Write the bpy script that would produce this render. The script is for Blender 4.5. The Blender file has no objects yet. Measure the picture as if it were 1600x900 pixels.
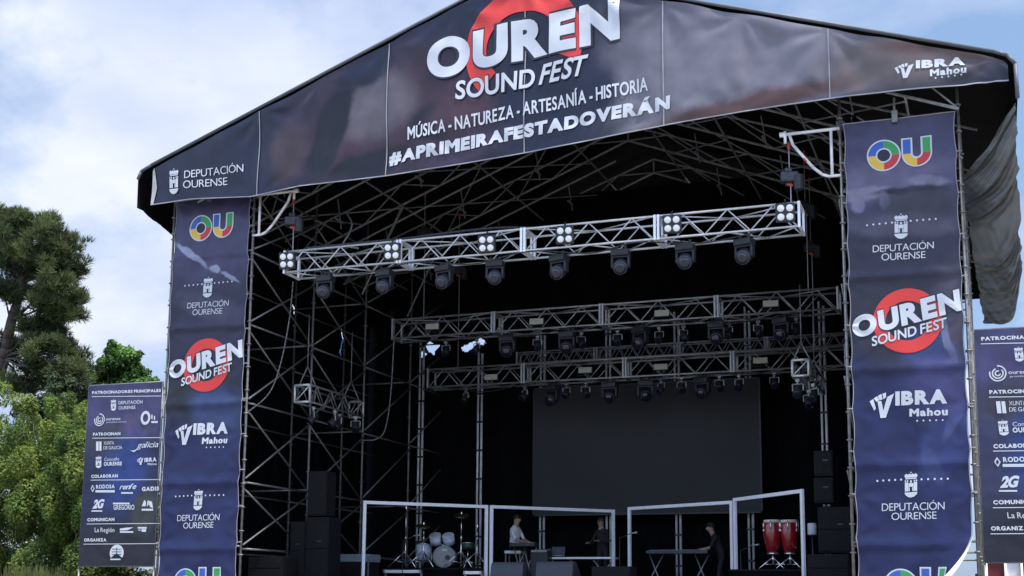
import bpy, bmesh, math, random
import numpy as np
from mathutils import Vector, Matrix
R = math.radians
C = bpy.context.scene.collection
rnd = random.Random(7)
rng = np.random.default_rng(11)

# ------------------------------------------------------------------ camera
# solved from the vanishing points of the photograph (a cropped phone picture, so the lens is shifted)
F, CX, CY, H = 2009.44, 800.0, 627.51, 1.7
yaw, pit, rol = R(-20.44473345), R(8.62644793), R(0.48868568)
def _rot():
    cy, sy, cp, sp, cr, sr = math.cos(yaw), math.sin(yaw), math.cos(pit), math.sin(pit), math.cos(rol), math.sin(rol)
    Ry = np.array([[cy, -sy, 0], [sy, cy, 0], [0, 0, 1]]); B = np.array([[1, 0, 0], [0, 0, -1], [0, 1, 0]])
    Rx = np.array([[1, 0, 0], [0, cp, sp], [0, -sp, cp]]); Rz = np.array([[cr, -sr, 0], [sr, cr, 0], [0, 0, 1]])
    return Rz @ Rx @ B @ Ry
MR = _rot()
def P(px, py, Y):
    """surveyed point: photo pixel -> world point on the vertical plane at depth Y"""
    d = MR.T @ np.array([(px - CX) / F, (py - CY) / F, 1.0]); d = d * (Y / d[1])
    return Vector((d[0], d[1], d[2] + H))
cam = bpy.data.cameras.new('camera'); co = bpy.data.objects.new('camera', cam); C.objects.link(co)
cam.sensor_width = 36; cam.lens = F / 1600 * 36; cam.shift_y = (CY - 450) / 1600
cam.clip_end = 3000; cam.clip_start = 0.1
co.matrix_world = Matrix(((MR[0][0], -MR[1][0], -MR[2][0], 0), (MR[0][1], -MR[1][1], -MR[2][1], 0),
                          (MR[0][2], -MR[1][2], -MR[2][2], H), (0, 0, 0, 1)))
sc = bpy.context.scene; sc.camera = co
sc.render.resolution_x = 1024; sc.render.resolution_y = 576

# ------------------------------------------------------------------ sky, sun, exposure
SUN_EL, SUN_AZ = R(67), R(114)             # azimuth from +Y towards +X: the sun stands high to the right, a little behind the camera
w = bpy.data.worlds.new('World'); sc.world = w; w.use_nodes = True
nt = w.node_tree; nt.nodes.clear()
def N(t, **k):
    n = nt.nodes.new(t)
    for a, b in k.items(): setattr(n, a, b)
    return n
out = N('ShaderNodeOutputWorld'); bg = N('ShaderNodeBackground'); sky = N('ShaderNodeTexSky')
sky.sky_type = 'NISHITA'; sky.sun_disc = False; sky.sun_elevation = SUN_EL; sky.sun_rotation = SUN_AZ
sky.air_density = 1.0; sky.dust_density = 1.4; sky.ozone_density = 1.0
bg.inputs['Strength'].default_value = 0.12
tc = N('ShaderNodeTexCoord'); sep = N('ShaderNodeSeparateXYZ'); nt.links.new(tc.outputs['Generated'], sep.inputs[0])
def wm(op, a, b):
    n = N('ShaderNodeMath', operation=op)
    for i, x in enumerate((a, b)):
        if isinstance(x, (int, float)): n.inputs[i].default_value = x
        else: nt.links.new(x, n.inputs[i])
    return n.outputs[0]
zz = wm('ADD', wm('MAXIMUM', sep.outputs[2], 0.0), 0.35)
cmb = N('ShaderNodeCombineXYZ')
nt.links.new(wm('DIVIDE', sep.outputs[0], zz), cmb.inputs[0]); nt.links.new(wm('DIVIDE', sep.outputs[1], zz), cmb.inputs[1])
def wnoise(scale, detail, off, rough=0.55, dist=0.0):
    mp = N('ShaderNodeMapping'); mp.inputs['Location'].default_value = off
    nt.links.new(cmb.outputs[0], mp.inputs[0])
    n = N('ShaderNodeTexNoise'); n.inputs['Scale'].default_value = scale; n.inputs['Detail'].default_value = detail
    n.inputs['Roughness'].default_value = rough; n.inputs['Distortion'].default_value = dist
    nt.links.new(mp.outputs[0], n.inputs['Vector']); return n.outputs['Fac']
def wramp(f, stops):
    r = N('ShaderNodeValToRGB'); e = r.color_ramp.elements
    while len(e) < len(stops): e.new(0.5)
    for i, (p, c) in enumerate(stops):
        e[i].position = p; e[i].color = (*c, 1) if len(c) == 3 else c
    nt.links.new(f, r.inputs[0]); return r.outputs[0]
big = wnoise(1.5, 7, (3.1, 1.7, 0), 0.55, 0.3); fine = wnoise(4.2, 8, (0.4, 5.2, 0), 0.6, 0.2)
cov = wramp(wm('ADD', wm('MULTIPLY', big, 0.72), wm('MULTIPLY', fine, 0.28)), [(0.465, (0, 0, 0)), (0.575, (1, 1, 1))])
shade = wramp(wnoise(2.6, 6, (7.7, 2.2, 0), 0.5), [(0.36, (3.4, 4.1, 5.9)), (0.62, (6.0, 6.3, 7.1))])
mx = N('ShaderNodeMix', data_type='RGBA')
base = N('ShaderNodeMix', data_type='RGBA'); base.inputs[0].default_value = 0.55        # thin high veil over the blue
nt.links.new(sky.outputs[0], base.inputs[6]); base.inputs[7].default_value = (2.35, 3.7, 6.1, 1)
nt.links.new(cov, mx.inputs[0]); nt.links.new(base.outputs[2], mx.inputs[6]); nt.links.new(shade, mx.inputs[7])
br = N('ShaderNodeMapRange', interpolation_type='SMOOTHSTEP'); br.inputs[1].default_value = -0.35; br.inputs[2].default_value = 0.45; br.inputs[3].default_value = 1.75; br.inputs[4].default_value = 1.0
nt.links.new(sep.outputs[1], br.inputs[0])          # sky gain added behind the camera to relight the foreground
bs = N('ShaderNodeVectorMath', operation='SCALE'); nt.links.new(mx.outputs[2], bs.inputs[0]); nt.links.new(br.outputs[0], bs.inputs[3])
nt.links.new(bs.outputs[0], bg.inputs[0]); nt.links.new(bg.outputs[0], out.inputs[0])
sl = bpy.data.lights.new('sun', 'SUN'); sl.energy = 4.6; sl.angle = R(6); sl.color = (1, 0.95, 0.86)
so = bpy.data.objects.new('sun', sl); C.objects.link(so)
sd = Vector((math.sin(SUN_AZ) * math.cos(SUN_EL), math.cos(SUN_AZ) * math.cos(SUN_EL), math.sin(SUN_EL)))
so.rotation_euler = sd.to_track_quat('Z', 'Y').to_euler(); so.location = sd * 60
sc.view_settings.view_transform = 'Standard'; sc.view_settings.look = 'None'
sc.view_settings.exposure = 0.42; sc.view_settings.gamma = 1.0

# ------------------------------------------------------------------ helpers
class MB:
    def __init__(s): s.v, s.f, s.m = [], [], []
    def add(s, vs, fs, mi=0):
        b = len(s.v); s.v += [tuple(x) for x in vs]
        s.f += [tuple(b + i for i in f) for f in fs]; s.m += [mi] * len(fs); return s
    def tube(s, p, q, r, n=7, mi=0, r2=None):
        p, q = Vector(p), Vector(q); d = q - p
        if d.length < 1e-6: return s
        d.normalize(); a = d.orthogonal().normalized(); b = d.cross(a); r2 = r if r2 is None else r2
        vs = []
        for c, rr in ((p, r), (q, r2)):
            for i in range(n):
                t = 2 * math.pi * i / n; vs.append(c + a * (math.cos(t) * rr) + b * (math.sin(t) * rr))
        fs = [(i, (i + 1) % n, n + (i + 1) % n, n + i) for i in range(n)] + [tuple(range(n - 1, -1, -1)), tuple(range(n, 2 * n))]
        return s.add(vs, fs, mi)
    def path(s, pts, r, n=7, mi=0):
        for a, b in zip(pts[:-1], pts[1:]): s.tube(a, b, r, n, mi)
        return s
    def box(s, c, size, rz=0, mi=0, bev=0.0, rx=0):
        x, y, z = (k / 2 for k in size); M = Matrix.Translation(c) @ Matrix.Rotation(rz, 4, 'Z') @ Matrix.Rotation(rx, 4, 'X')
        if bev <= 0:
            vs = [M @ Vector((i * x, j * y, k * z)) for i in (-1, 1) for j in (-1, 1) for k in (-1, 1)]
            return s.add(vs, [(0, 1, 3, 2), (4, 6, 7, 5), (0, 4, 5, 1), (2, 3, 7, 6), (0, 2, 6, 4), (1, 5, 7, 3)], mi)
        bm = bmesh.new(); bmesh.ops.create_cube(bm, size=1)
        for v in bm.verts: v.co = Vector((v.co.x * 2 * x, v.co.y * 2 * y, v.co.z * 2 * z))
        bmesh.ops.bevel(bm, geom=bm.edges[:], offset=bev, segments=2, affect='EDGES', profile=0.5)
        bm.verts.ensure_lookup_table()
        s.add([M @ v.co for v in bm.verts], [[v.index for v in f.verts] for f in bm.faces], mi); bm.free(); return s
    def lathe(s, o, axis, prof, n=20, mi=0, caps=True):
        """prof: (distance along axis, radius)"""
        o = Vector(o); d = Vector(axis).normalized(); a = d.orthogonal().normalized(); b = d.cross(a); vs = []
        for h, r in prof:
            for i in range(n):
                t = 2 * math.pi * i / n; vs.append(o + d * h + a * (math.cos(t) * r) + b * (math.sin(t) * r))
        fs = [(k * n + i, k * n + (i + 1) % n, (k + 1) * n + (i + 1) % n, (k + 1) * n + i) for k in range(len(prof) - 1) for i in range(n)]
        if caps: fs += [tuple(range(n - 1, -1, -1)), tuple(range((len(prof) - 1) * n, len(prof) * n))]
        return s.add(vs, fs, mi)
    def grid(s, fn, nu, nv, mi=0):
        b = [fn(i / nu, j / nv) for j in range(nv + 1) for i in range(nu + 1)]; k = nu + 1
        return s.add(b, [(j * k + i, j * k + i + 1, (j + 1) * k + i + 1, (j + 1) * k + i) for j in range(nv) for i in range(nu)], mi)
    def build(s, name, mats, parent=None, smooth=False, loc=None):
        off = Vector((0, 0, 0))
        if loc is not None: off = Vector(loc)
        elif parent is not None:
            p = parent
            while p is not None: off += p.location; p = p.parent
        me = bpy.data.meshes.new(name); me.from_pydata([tuple(Vector(v) - off) for v in s.v], [], s.f)
        for m in (mats if isinstance(mats, (list, tuple)) else [mats]): me.materials.append(m)
        me.polygons.foreach_set('material_index', s.m)
        if smooth: me.polygons.foreach_set('use_smooth', [True] * len(s.f))
        me.update(); o = bpy.data.objects.new(name, me); C.objects.link(o)
        if parent is not None: o.parent = parent
        elif loc is not None: o.location = off
        return o
def tag(o, label=None, cat=None, group=None, kind=None):
    if label: o['label'] = label
    if cat: o['category'] = cat
    if group: o['group'] = group
    if kind: o['kind'] = kind
    return o
def thing(name, label, cat, loc=(0, 0, 0), group=None):
    o = bpy.data.objects.new(name, None); o.empty_display_size = 0.2; C.objects.link(o); o.location = loc
    return tag(o, label, cat, group)
def dup(root, loc, rz=0.0, label=None, group=None, sca=None):
    def cp(o, par):
        c = o.copy(); C.objects.link(c)
        if par is not None: c.parent = par
        for k in [x for x in bpy.data.objects if x.parent == o]: cp(k, c)
        return c
    r = cp(root, None); r.location = loc; r.rotation_euler = (0, 0, rz)
    if sca: r.scale = (sca,) * 3
    return tag(r, label, None, group)
ORD = ['first', 'second', 'third', 'fourth', 'fifth', 'sixth', 'seventh', 'eighth', 'ninth', 'tenth', 'eleventh', 'twelfth', 'thirteenth', 'fourteenth']

def mat(name, col, rough=0.6, metal=0.0, var=0.12, scale=6.0, bump=0.0, bscale=40.0, spec=0.5, trans=0.0, coat=0.0, stretch=(1, 1, 1)):
    m = bpy.data.materials.new(name); m.use_nodes = True; t = m.node_tree; b = t.nodes['Principled BSDF']
    b.inputs['Roughness'].default_value = rough; b.inputs['Metallic'].default_value = metal
    b.inputs['Specular IOR Level'].default_value = spec; b.inputs['Coat Weight'].default_value = coat
    co_ = t.nodes.new('ShaderNodeTexCoord'); mp = t.nodes.new('ShaderNodeMapping'); mp.inputs['Scale'].default_value = stretch
    t.links.new(co_.outputs['Object'], mp.inputs[0])
    n = t.nodes.new('ShaderNodeTexNoise'); n.inputs['Scale'].default_value = scale; n.inputs['Detail'].default_value = 5
    t.links.new(mp.outputs[0], n.inputs['Vector'])
    r = t.nodes.new('ShaderNodeValToRGB'); e = r.color_ramp.elements
    e[0].position = 0.3; e[1].position = 0.7
    e[0].color = (*[c * (1 - var) for c in col], 1); e[1].color = (*[min(1, c * (1 + var)) for c in col], 1)
    t.links.new(n.outputs['Fac'], r.inputs[0]); t.links.new(r.outputs[0], b.inputs['Base Color'])
    if bump > 0:
        n2 = t.nodes.new('ShaderNodeTexNoise'); n2.inputs['Scale'].default_value = bscale; n2.inputs['Detail'].default_value = 4
        t.links.new(mp.outputs[0], n2.inputs['Vector'])
        bp = t.nodes.new('ShaderNodeBump'); bp.inputs['Strength'].default_value = bump; bp.inputs['Distance'].default_value = 0.02
        t.links.new(n2.outputs['Fac'], bp.inputs['Height']); t.links.new(bp.outputs[0], b.inputs['Normal'])
    if trans > 0:
        tr = t.nodes.new('ShaderNodeBsdfTranslucent'); t.links.new(r.outputs[0], tr.inputs['Color'])
        mx_ = t.nodes.new('ShaderNodeMixShader'); mx_.inputs[0].default_value = trans
        t.links.new(b.outputs[0], mx_.inputs[1]); t.links.new(tr.outputs[0], mx_.inputs[2])
        t.links.new(mx_.outputs[0], t.nodes['Material Output'].inputs[0])
    return m
def print_mat(name, base, blobs, rough=0.32, warp=0.5, wscale=1.2, bump=0.35, bscale=2.2, grain=0.25, crease=1.0):
    """printed vinyl: a base colour and soft printed shapes (cx, cz, rx, rz, angle, softness, colour) in metres of object space"""
    m = bpy.data.materials.new(name); m.use_nodes = True; t = m.node_tree; b = t.nodes['Principled BSDF']
    b.inputs['Roughness'].default_value = rough; b.inputs['Specular IOR Level'].default_value = 0.35
    def nn(ty, **k):
        x = t.nodes.new(ty)
        for a, c in k.items(): setattr(x, a, c)
        return x
    co_ = nn('ShaderNodeTexCoord'); n = nn('ShaderNodeTexNoise'); n.inputs['Scale'].default_value = wscale; n.inputs['Detail'].default_value = 5
    n.inputs['Roughness'].default_value = 0.6
    t.links.new(co_.outputs['Object'], n.inputs['Vector'])
    s1 = nn('ShaderNodeVectorMath', operation='SUBTRACT'); t.links.new(n.outputs['Color'], s1.inputs[0]); s1.inputs[1].default_value = (0.5, 0.5, 0.5)
    s2 = nn('ShaderNodeVectorMath', operation='SCALE'); t.links.new(s1.outputs[0], s2.inputs[0]); s2.inputs[3].default_value = warp
    s3 = nn('ShaderNodeVectorMath', operation='ADD'); t.links.new(co_.outputs['Object'], s3.inputs[0]); t.links.new(s2.outputs[0], s3.inputs[1])
    cur = None
    for (cx, cz, rx, rz, ang, soft, col) in blobs:
        mp = nn('ShaderNodeMapping', vector_type='TEXTURE')
        mp.inputs['Location'].default_value = (cx, 0, cz); mp.inputs['Rotation'].default_value = (0, ang, 0); mp.inputs['Scale'].default_value = (rx, 1e4, rz)
        t.links.new(s3.outputs[0], mp.inputs[0])
        ln = nn('ShaderNodeVectorMath', operation='LENGTH'); t.links.new(mp.outputs[0], ln.inputs[0])
        mr = nn('ShaderNodeMapRange', interpolation_type='SMOOTHSTEP'); mr.inputs[1].default_value = 1 + soft; mr.inputs[2].default_value = max(0.0, 1 - soft)
        t.links.new(ln.outputs['Value'], mr.inputs[0])
        x = nn('ShaderNodeMix', data_type='RGBA'); t.links.new(mr.outputs[0], x.inputs[0])
        if cur is None: x.inputs[6].default_value = (*base, 1)
        else: t.links.new(cur, x.inputs[6])
        x.inputs[7].default_value = (*col, 1); cur = x.outputs[2]
    g = nn('ShaderNodeTexNoise'); g.inputs['Scale'].default_value = 3.0; g.inputs['Detail'].default_value = 7
    t.links.new(co_.outputs['Object'], g.inputs['Vector'])
    gr = nn('ShaderNodeMapRange'); gr.inputs[1].default_value = 0.3; gr.inputs[2].default_value = 0.7; gr.inputs[3].default_value = 1 - grain; gr.inputs[4].default_value = 1 + grain
    t.links.new(g.outputs['Fac'], gr.inputs[0])
    sm = nn('ShaderNodeVectorMath', operation='SCALE'); t.links.new(cur, sm.inputs[0]); t.links.new(gr.outputs[0], sm.inputs[3])
    t.links.new(sm.outputs[0], b.inputs['Base Color'])
    b1 = nn('ShaderNodeTexNoise'); b1.inputs['Scale'].default_value = bscale; b1.inputs['Detail'].default_value = 1.5; b1.inputs['Distortion'].default_value = .25
    t.links.new(co_.outputs['Object'], b1.inputs['Vector'])
    bp = nn('ShaderNodeBump'); bp.inputs['Strength'].default_value = bump; bp.inputs['Distance'].default_value = 0.12
    t.links.new(b1.outputs['Fac'], bp.inputs['Height'])
    rg_ = nn('ShaderNodeTexNoise'); rg_.noise_type = 'RIDGED_MULTIFRACTAL'; rg_.inputs['Scale'].default_value = bscale * .42; rg_.inputs['Detail'].default_value = 1.0; rg_.inputs['Distortion'].default_value = .15
    mpr = nn('ShaderNodeMapping'); mpr.inputs['Rotation'].default_value = (0, .55, 0); mpr.inputs['Scale'].default_value = (.45, 1, 1.5)
    t.links.new(co_.outputs['Object'], mpr.inputs[0]); t.links.new(mpr.outputs[0], rg_.inputs['Vector'])
    bp2 = nn('ShaderNodeBump'); bp2.inputs['Strength'].default_value = bump * crease; bp2.inputs['Distance'].default_value = 0.06
    t.links.new(rg_.outputs['Fac'], bp2.inputs['Height']); t.links.new(bp.outputs[0], bp2.inputs['Normal']); t.links.new(bp2.outputs[0], b.inputs['Normal'])
    return m
M = dict(
    steel=mat('galvanised_steel', (0.21, 0.208, 0.203), 0.5, 0.45, 0.3, 9),
    dull=mat('weathered_steel', (0.29, 0.295, 0.31), 0.6, 0.15, 0.3, 9),
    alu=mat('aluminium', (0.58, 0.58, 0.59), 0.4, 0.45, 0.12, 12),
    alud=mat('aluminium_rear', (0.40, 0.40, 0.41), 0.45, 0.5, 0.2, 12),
    bright=mat('bright_aluminium', (0.85, 0.86, 0.88), 0.35, 0.1, 0.25, 5),
    plate=mat('white_truss_plate', (0.85, 0.88, 0.92), 0.4, 0.1, 0.08, 8),
    black=mat('black_cloth', (0.0045, 0.0045, 0.006), 0.95, 0, 0.35, 3, 0.4, 6, 0.08),
    tarp=mat('black_tarpaulin', (0.006, 0.006, 0.007), 0.85, 0, 0.3, 2, 0.3, 3, 0.12),
    tarpout=mat('grey_tarpaulin_edge', (0.10, 0.11, 0.13), 0.55, 0, 0.2, 4),
    screen=mat('grey_screen', (0.056, 0.056, 0.060), 0.8, 0, 0.14, 0.5, 0.15, 3, 0.15),
    case=mat('black_fixture_paint', (0.022, 0.023, 0.03), 0.5, 0, 0.3, 14),
    case2=mat('slate_fixture_paint', (0.034, 0.037, 0.056), 0.4, 0, 0.4, 14),
    spk=mat('black_speaker_paint', (0.011, 0.011, 0.0125), 0.8, 0, 0.25, 20, 0.3, 80, 0.15),
    grille=mat('slate_speaker_grille', (0.042, 0.046, 0.064), 0.6, 0, 0.2, 40, 0.5, 200),
    lens=mat('dark_glass', (0.012, 0.012, 0.03), 0.08, 0, 0.1, 5, 0, 10, 0.8),
    lamp=mat('white_lamp_reflector', (0.92, 0.92, 0.9), 0.35, 0, 0.05, 30),
    strobe=mat('cream_panel', (0.46, 0.45, 0.36), 0.5, 0, 0.12, 10),
    white=mat('white_paint', (0.84, 0.85, 0.90), 0.45, 0, 0.06, 8),
    skin=mat('skin', (0.42, 0.26, 0.19), 0.55, 0, 0.1, 12),
    shirt=mat('white_cotton', (0.72, 0.72, 0.78), 0.8, 0, 0.1, 14),
    dark=mat('dark_cotton', (0.018, 0.018, 0.022), 0.85, 0, 0.3, 14),
    hair=mat('dark_hair', (0.015, 0.012, 0.010), 0.6, 0, 0.3, 30),
    red=mat('red_lacquer', (0.22, 0.008, 0.014), 0.18, 0, 0.25, 5, 0, 10, 0.6, 0, 0.5),
    drum=mat('pale_blue_drum_wrap', (0.55, 0.60, 0.74), 0.25, 0, 0.18, 10),
    drumhead=mat('grey_drum_head', (0.27, 0.28, 0.28), 0.55, 0, 0.12, 8),
    chrome=mat('chrome', (0.75, 0.75, 0.75), 0.2, 0.9, 0.05, 8),
    brass=mat('brass', (0.11, 0.085, 0.045), 0.3, 0.8, 0.15, 8),
    pwhite=mat('print_white', (0.56, 0.58, 0.63), 0.5, 0, 0.05, 3),
    pred=mat('print_red', (0.62, 0.035, 0.03), 0.5, 0, 0.08, 2),
    pnavy=mat('print_navy', (0.010, 0.012, 0.030), 0.5, 0, 0.1, 2),
    pblue=mat('print_blue', (0.03, 0.10, 0.42), 0.5, 0, 0.05, 3),
    pgreen=mat('print_green', (0.03, 0.30, 0.08), 0.5, 0, 0.05, 3),
    pyel=mat('print_yellow', (0.72, 0.45, 0.04), 0.5, 0, 0.05, 3),
    prd=mat('print_crimson', (0.50, 0.03, 0.04), 0.5, 0, 0.05, 3),
    seam=mat('pale_seam', (0.30, 0.29, 0.32), 0.6, 0, 0.2, 4),
    orange=mat('red_tape', (0.5, 0.08, 0.04), 0.6, 0, 0.1, 4),
)
# ------------------------------------------------------------------ lettering
_cap = {}
def _font_mesh(s, bold, shear, spacing):
    cu = bpy.data.curves.new('lettering', 'FONT'); cu.body = s; cu.size = 1; cu.offset = bold; cu.shear = shear; cu.space_character = spacing
    cu.resolution_u = 10 if all(c in 'OUQCDGÓ' for c in s) else 4
    o = bpy.data.objects.new('lettering', cu); C.objects.link(o)
    dg = bpy.context.evaluated_depsgraph_get(); dg.update(); e = o.evaluated_get(dg); me = e.to_mesh()
    vs = [(v.co.x, v.co.y) for v in me.vertices]; fs = [tuple(p.vertices) for p in me.polygons]
    e.to_mesh_clear(); bpy.data.objects.remove(o); bpy.data.curves.remove(cu); return vs, fs
def _letter(ch, bold, shear):
    key = (ch, bold, shear)
    if key in _cap: return _cap[key]
    if bold not in _cap:
        v, _ = _font_mesh('H', bold, 0, 1); _cap[bold] = (min(y for x, y in v), max(y for x, y in v), )
    lo, hi = _cap[bold][:2]; k = hi - lo
    if ch == 'M' and bold > 0:
        w_, t = 1.02, .15 + 2.6 * bold; d = .36 - bold
        v = [(0, 0), (t, 0), (t, .58), (w_ / 2, .58 - d), (w_ - t, .58), (w_ - t, 0), (w_, 0), (w_, 1), (w_ - t * .95, 1), (w_ / 2, 1 - d - .10 + bold), (t * .95, 1), (0, 1)]
        v = [(x + y * shear, y) for x, y in v]; f = [(0, 1, 2, 10, 11), (2, 3, 9, 10), (3, 4, 8, 9), (4, 5, 6, 7, 8)]
    else:
        v, f = _font_mesh(ch, bold, shear, 1); v = [(x / k, (y - lo) / k) for x, y in v]
    x0 = min(x for x, y in v if y > -.3); v = [(x - x0, y) for x, y in v]; _cap[key] = (v, f, max(x for x, y in v)); return _cap[key]
def text2d(s, bold=0.0, shear=0.0, spacing=1.0):
    """one outline per letter, set with an even gap; baseline 0, cap height 1, total width 1"""
    V, Fc, x = [], [], 0.0; gap = .13 * spacing
    for ch in s:
        if ch == ' ': x += .30; continue
        if V and ch in 'AVTÁ': x -= .045
        v, f, w_ = _letter(ch, bold, shear); b = len(V); back = shear * .8 if shear else 0
        V += [(x + a, c) for a, c in v]; Fc += [tuple(b + i for i in q) for q in f]; x += w_ - back + gap - {'R': .05, 'A': .045, 'V': .05, 'T': .04, 'P': .045, 'L': .05, 'F': .05}.get(ch, 0) * (1 if ch != s[-1] else 0)
    x1 = max(a for a, c in V); return [(a / x1, c) for a, c in V], Fc
class Print:
    """flat printed shapes (x, z in metres on the sheet) that follow the sheet's ripples"""
    def __init__(s, pt, cell=0.06, lift=.009): s.pt, s.cell, s.items, s.lift = pt, cell, [], lift
    def poly(s, v, f, mi, layer): s.items.append(([tuple(p) for p in v], f, mi, layer)); return s
    def shape(s, pts, mi, layer): return s.poly(pts, [tuple(range(len(pts)))], mi, layer)
    def text(s, txt, bl, br, tl, mi=0, bold=0.0, shear=0.0, spacing=1.0, layer=3, outline=0.0, omi=1):
        bl, br, tl = (np.array(k) for k in (bl, br, tl))
        v, f = text2d(txt, bold, shear, spacing); v = [bl + a * (br - bl) + b * (tl - bl) for a, b in v]
        s.poly(v, f, mi, layer)
        if outline:
            v2, f2 = text2d(txt, bold + outline, shear, spacing); gx = outline * 0.35 / max(1, len(txt)); gy = 0.05 if outline else 0
            v2 = [bl + ((a - .5) * (1 + gx) + .5) * (br - bl) + ((b - .5) * (1 + gy * 2) + .5) * (tl - bl) for a, b in v2]; s.poly(v2, f2, omi, layer - 1)
        return s
    def ring(s, c, rx, rz, ix, iz, mi, layer, a0=0, a1=360, tilt=0.0, n=48):
        v, k = [], max(3, int(n * abs(a1 - a0) / 360))
        for i in range(k + 1):
            t = R(a0 + (a1 - a0) * i / k)
            for (x, z) in ((rx, rz), (ix, iz)):
                a, b = math.cos(t) * x, math.sin(t) * z; v.append((c[0] + a, c[1] + b + a * tilt))
        return s.poly(v, [(2 * i, 2 * i + 2, 2 * i + 3, 2 * i + 1) for i in range(k)], mi, layer)
    def build(s, name, mats, parent, label=None):
        bb = [[min(x for x, z in v) - .012, max(x for x, z in v) + .012, min(z for x, z in v) - .012, max(z for x, z in v) + .012] for v, *_ in s.items]
        gid = list(range(len(bb)))
        for i in range(len(bb)):
            for j in range(i):
                a, b = bb[i], bb[j]
                if gid[i] != gid[j] and a[0] <= b[1] and b[0] <= a[1] and a[2] <= b[3] and b[2] <= a[3]:
                    old, new = gid[i], gid[j]; gid = [new if k == old else k for k in gid]
        for k in sorted(set(gid)): o = s.build_one([it for it, g_ in zip(s.items, gid) if g_ == k], name, mats, parent)
        return o
    def build_one(s, items, name, mats, parent):
        vs, fs, ms = [], [], []
        for v, f, mi, layer in items:
            bm = bmesh.new(); bv = [bm.verts.new((x, 0, z)) for x, z in v]
            for q in f:
                try: bm.faces.new([bv[i] for i in q])
                except ValueError: pass
            xs, zs = [x for x, z in v], [z for x, z in v]
            bmesh.ops.triangulate(bm, faces=bm.faces[:])
            for lo, hi, no in ((min(xs), max(xs), (1, 0, 0)), (min(zs), max(zs), (0, 0, 1))):
                k = math.ceil(lo / s.cell)
                while k * s.cell < hi:
                    g = bm.verts[:] + bm.edges[:] + bm.faces[:]
                    bmesh.ops.bisect_plane(bm, geom=g, plane_co=Vector(no) * (k * s.cell), plane_no=no); k += 1
            bm.verts.ensure_lookup_table(); b = len(vs)
            bm.normal_update()
            vs += [s.pt(x.co.x, x.co.z, s.lift + 0.002 * layer) for x in bm.verts]
            for q in bm.faces:
                ix = [b + x.index for x in q.verts]
                if q.normal.y > 0: ix.reverse()
                fs.append(tuple(ix)); ms.append(mi)
            bm.free()
        m = MB(); m.v, m.f, m.m = vs, fs, ms
        return m.build(name, mats, parent)
def px2(Y, dx=0.0, dz=0.0):
    def f(x, y): p = P(x, y, Y); return (p.x + dx, p.z + dz)
    return f
def row(pr, q, txt, x0, y0, x1, y1, h, lean=0.0, **k):
    return pr.text(txt, q(x0, y0), q(x1, y1), q(x0 + lean, y0 - h), **k)
def quad_px(pr, q, x0, y0, x1, y1, mi=0, layer=3): return pr.shape([q(x0, y1), q(x1, y1), q(x1, y0), q(x0, y0)], mi, layer)
def emblem(pr, q, cx, cy, w_, h_, mi=0, layer=3, slope=-0.07):
    def m(x, y): return q(cx + x * w_, cy - y * h_ + x * w_ * slope)
    def rc(x0, y0, x1, y1): pr.shape([m(x0, y0), m(x1, y0), m(x1, y1), m(x0, y1)], mi, layer)
    rc(-.36, .22, .36, .265); rc(-.04, .455, .04, .5)
    for x in (-.30, -.10, .10, .30): pr.shape([m(x - .09, .28), m(x + .09, .28), m(x + .12, .38), m(x, .44), m(x - .12, .38)], mi, layer)
    rc(-.40, -.25, -.18, .10); rc(.18, -.25, .40, .10); rc(-.40, .115, -.31, .19); rc(-.26, .115, -.18, .19); rc(.18, .115, .26, .19); rc(.31, .115, .40, .19)
    rc(-.165, -.08, .165, .06); rc(-.165, -.25, -.08, -.095); rc(.08, -.25, .165, -.095); rc(-.06, .075, .06, .17)
    pr.shape([m(x, y) for x, y in ((-.42, -.29), (.42, -.29), (.38, -.38), (.2, -.47), (0, -.5), (-.2, -.47), (-.38, -.38))], mi, layer)
def vee(pr, q, cx, cy, w_, h_, mi=0, layer=3, slope=-0.07):
    def m(x, y): return q(cx + x * w_, cy - y * h_ + x * w_ * slope)
    for pts in (((-.18, .16), (-.02, .16), (.06, -.22), (.22, .30), (.5, .42), (.16, -.5), (-.06, -.5)),
                ((-.5, .18), (-.36, .26), (-.24, -.12), (-.32, -.20)), ((-.34, .28), (-.20, .36), (-.10, .20), (-.22, .14)),
                ((-.17, .37), (-.02, .44), (.03, .22), (-.09, .20)), ((.02, .44), (.17, .48), (.17, .30), (.07, .22))):
        pr.shape([m(*p) for p in pts], mi, layer)
def stars(pr, q, x0, y0, x1, y1, n, r, mi=0):
    for i in range(n):
        x, y = x0 + (x1 - x0) * i / (n - 1), y0 + (y1 - y0) * i / (n - 1)
        pr.shape([q(x + r * math.cos(2 * math.pi * k / 8), y + r * math.sin(2 * math.pi * k / 8)) for k in range(8)], mi, 3)
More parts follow.
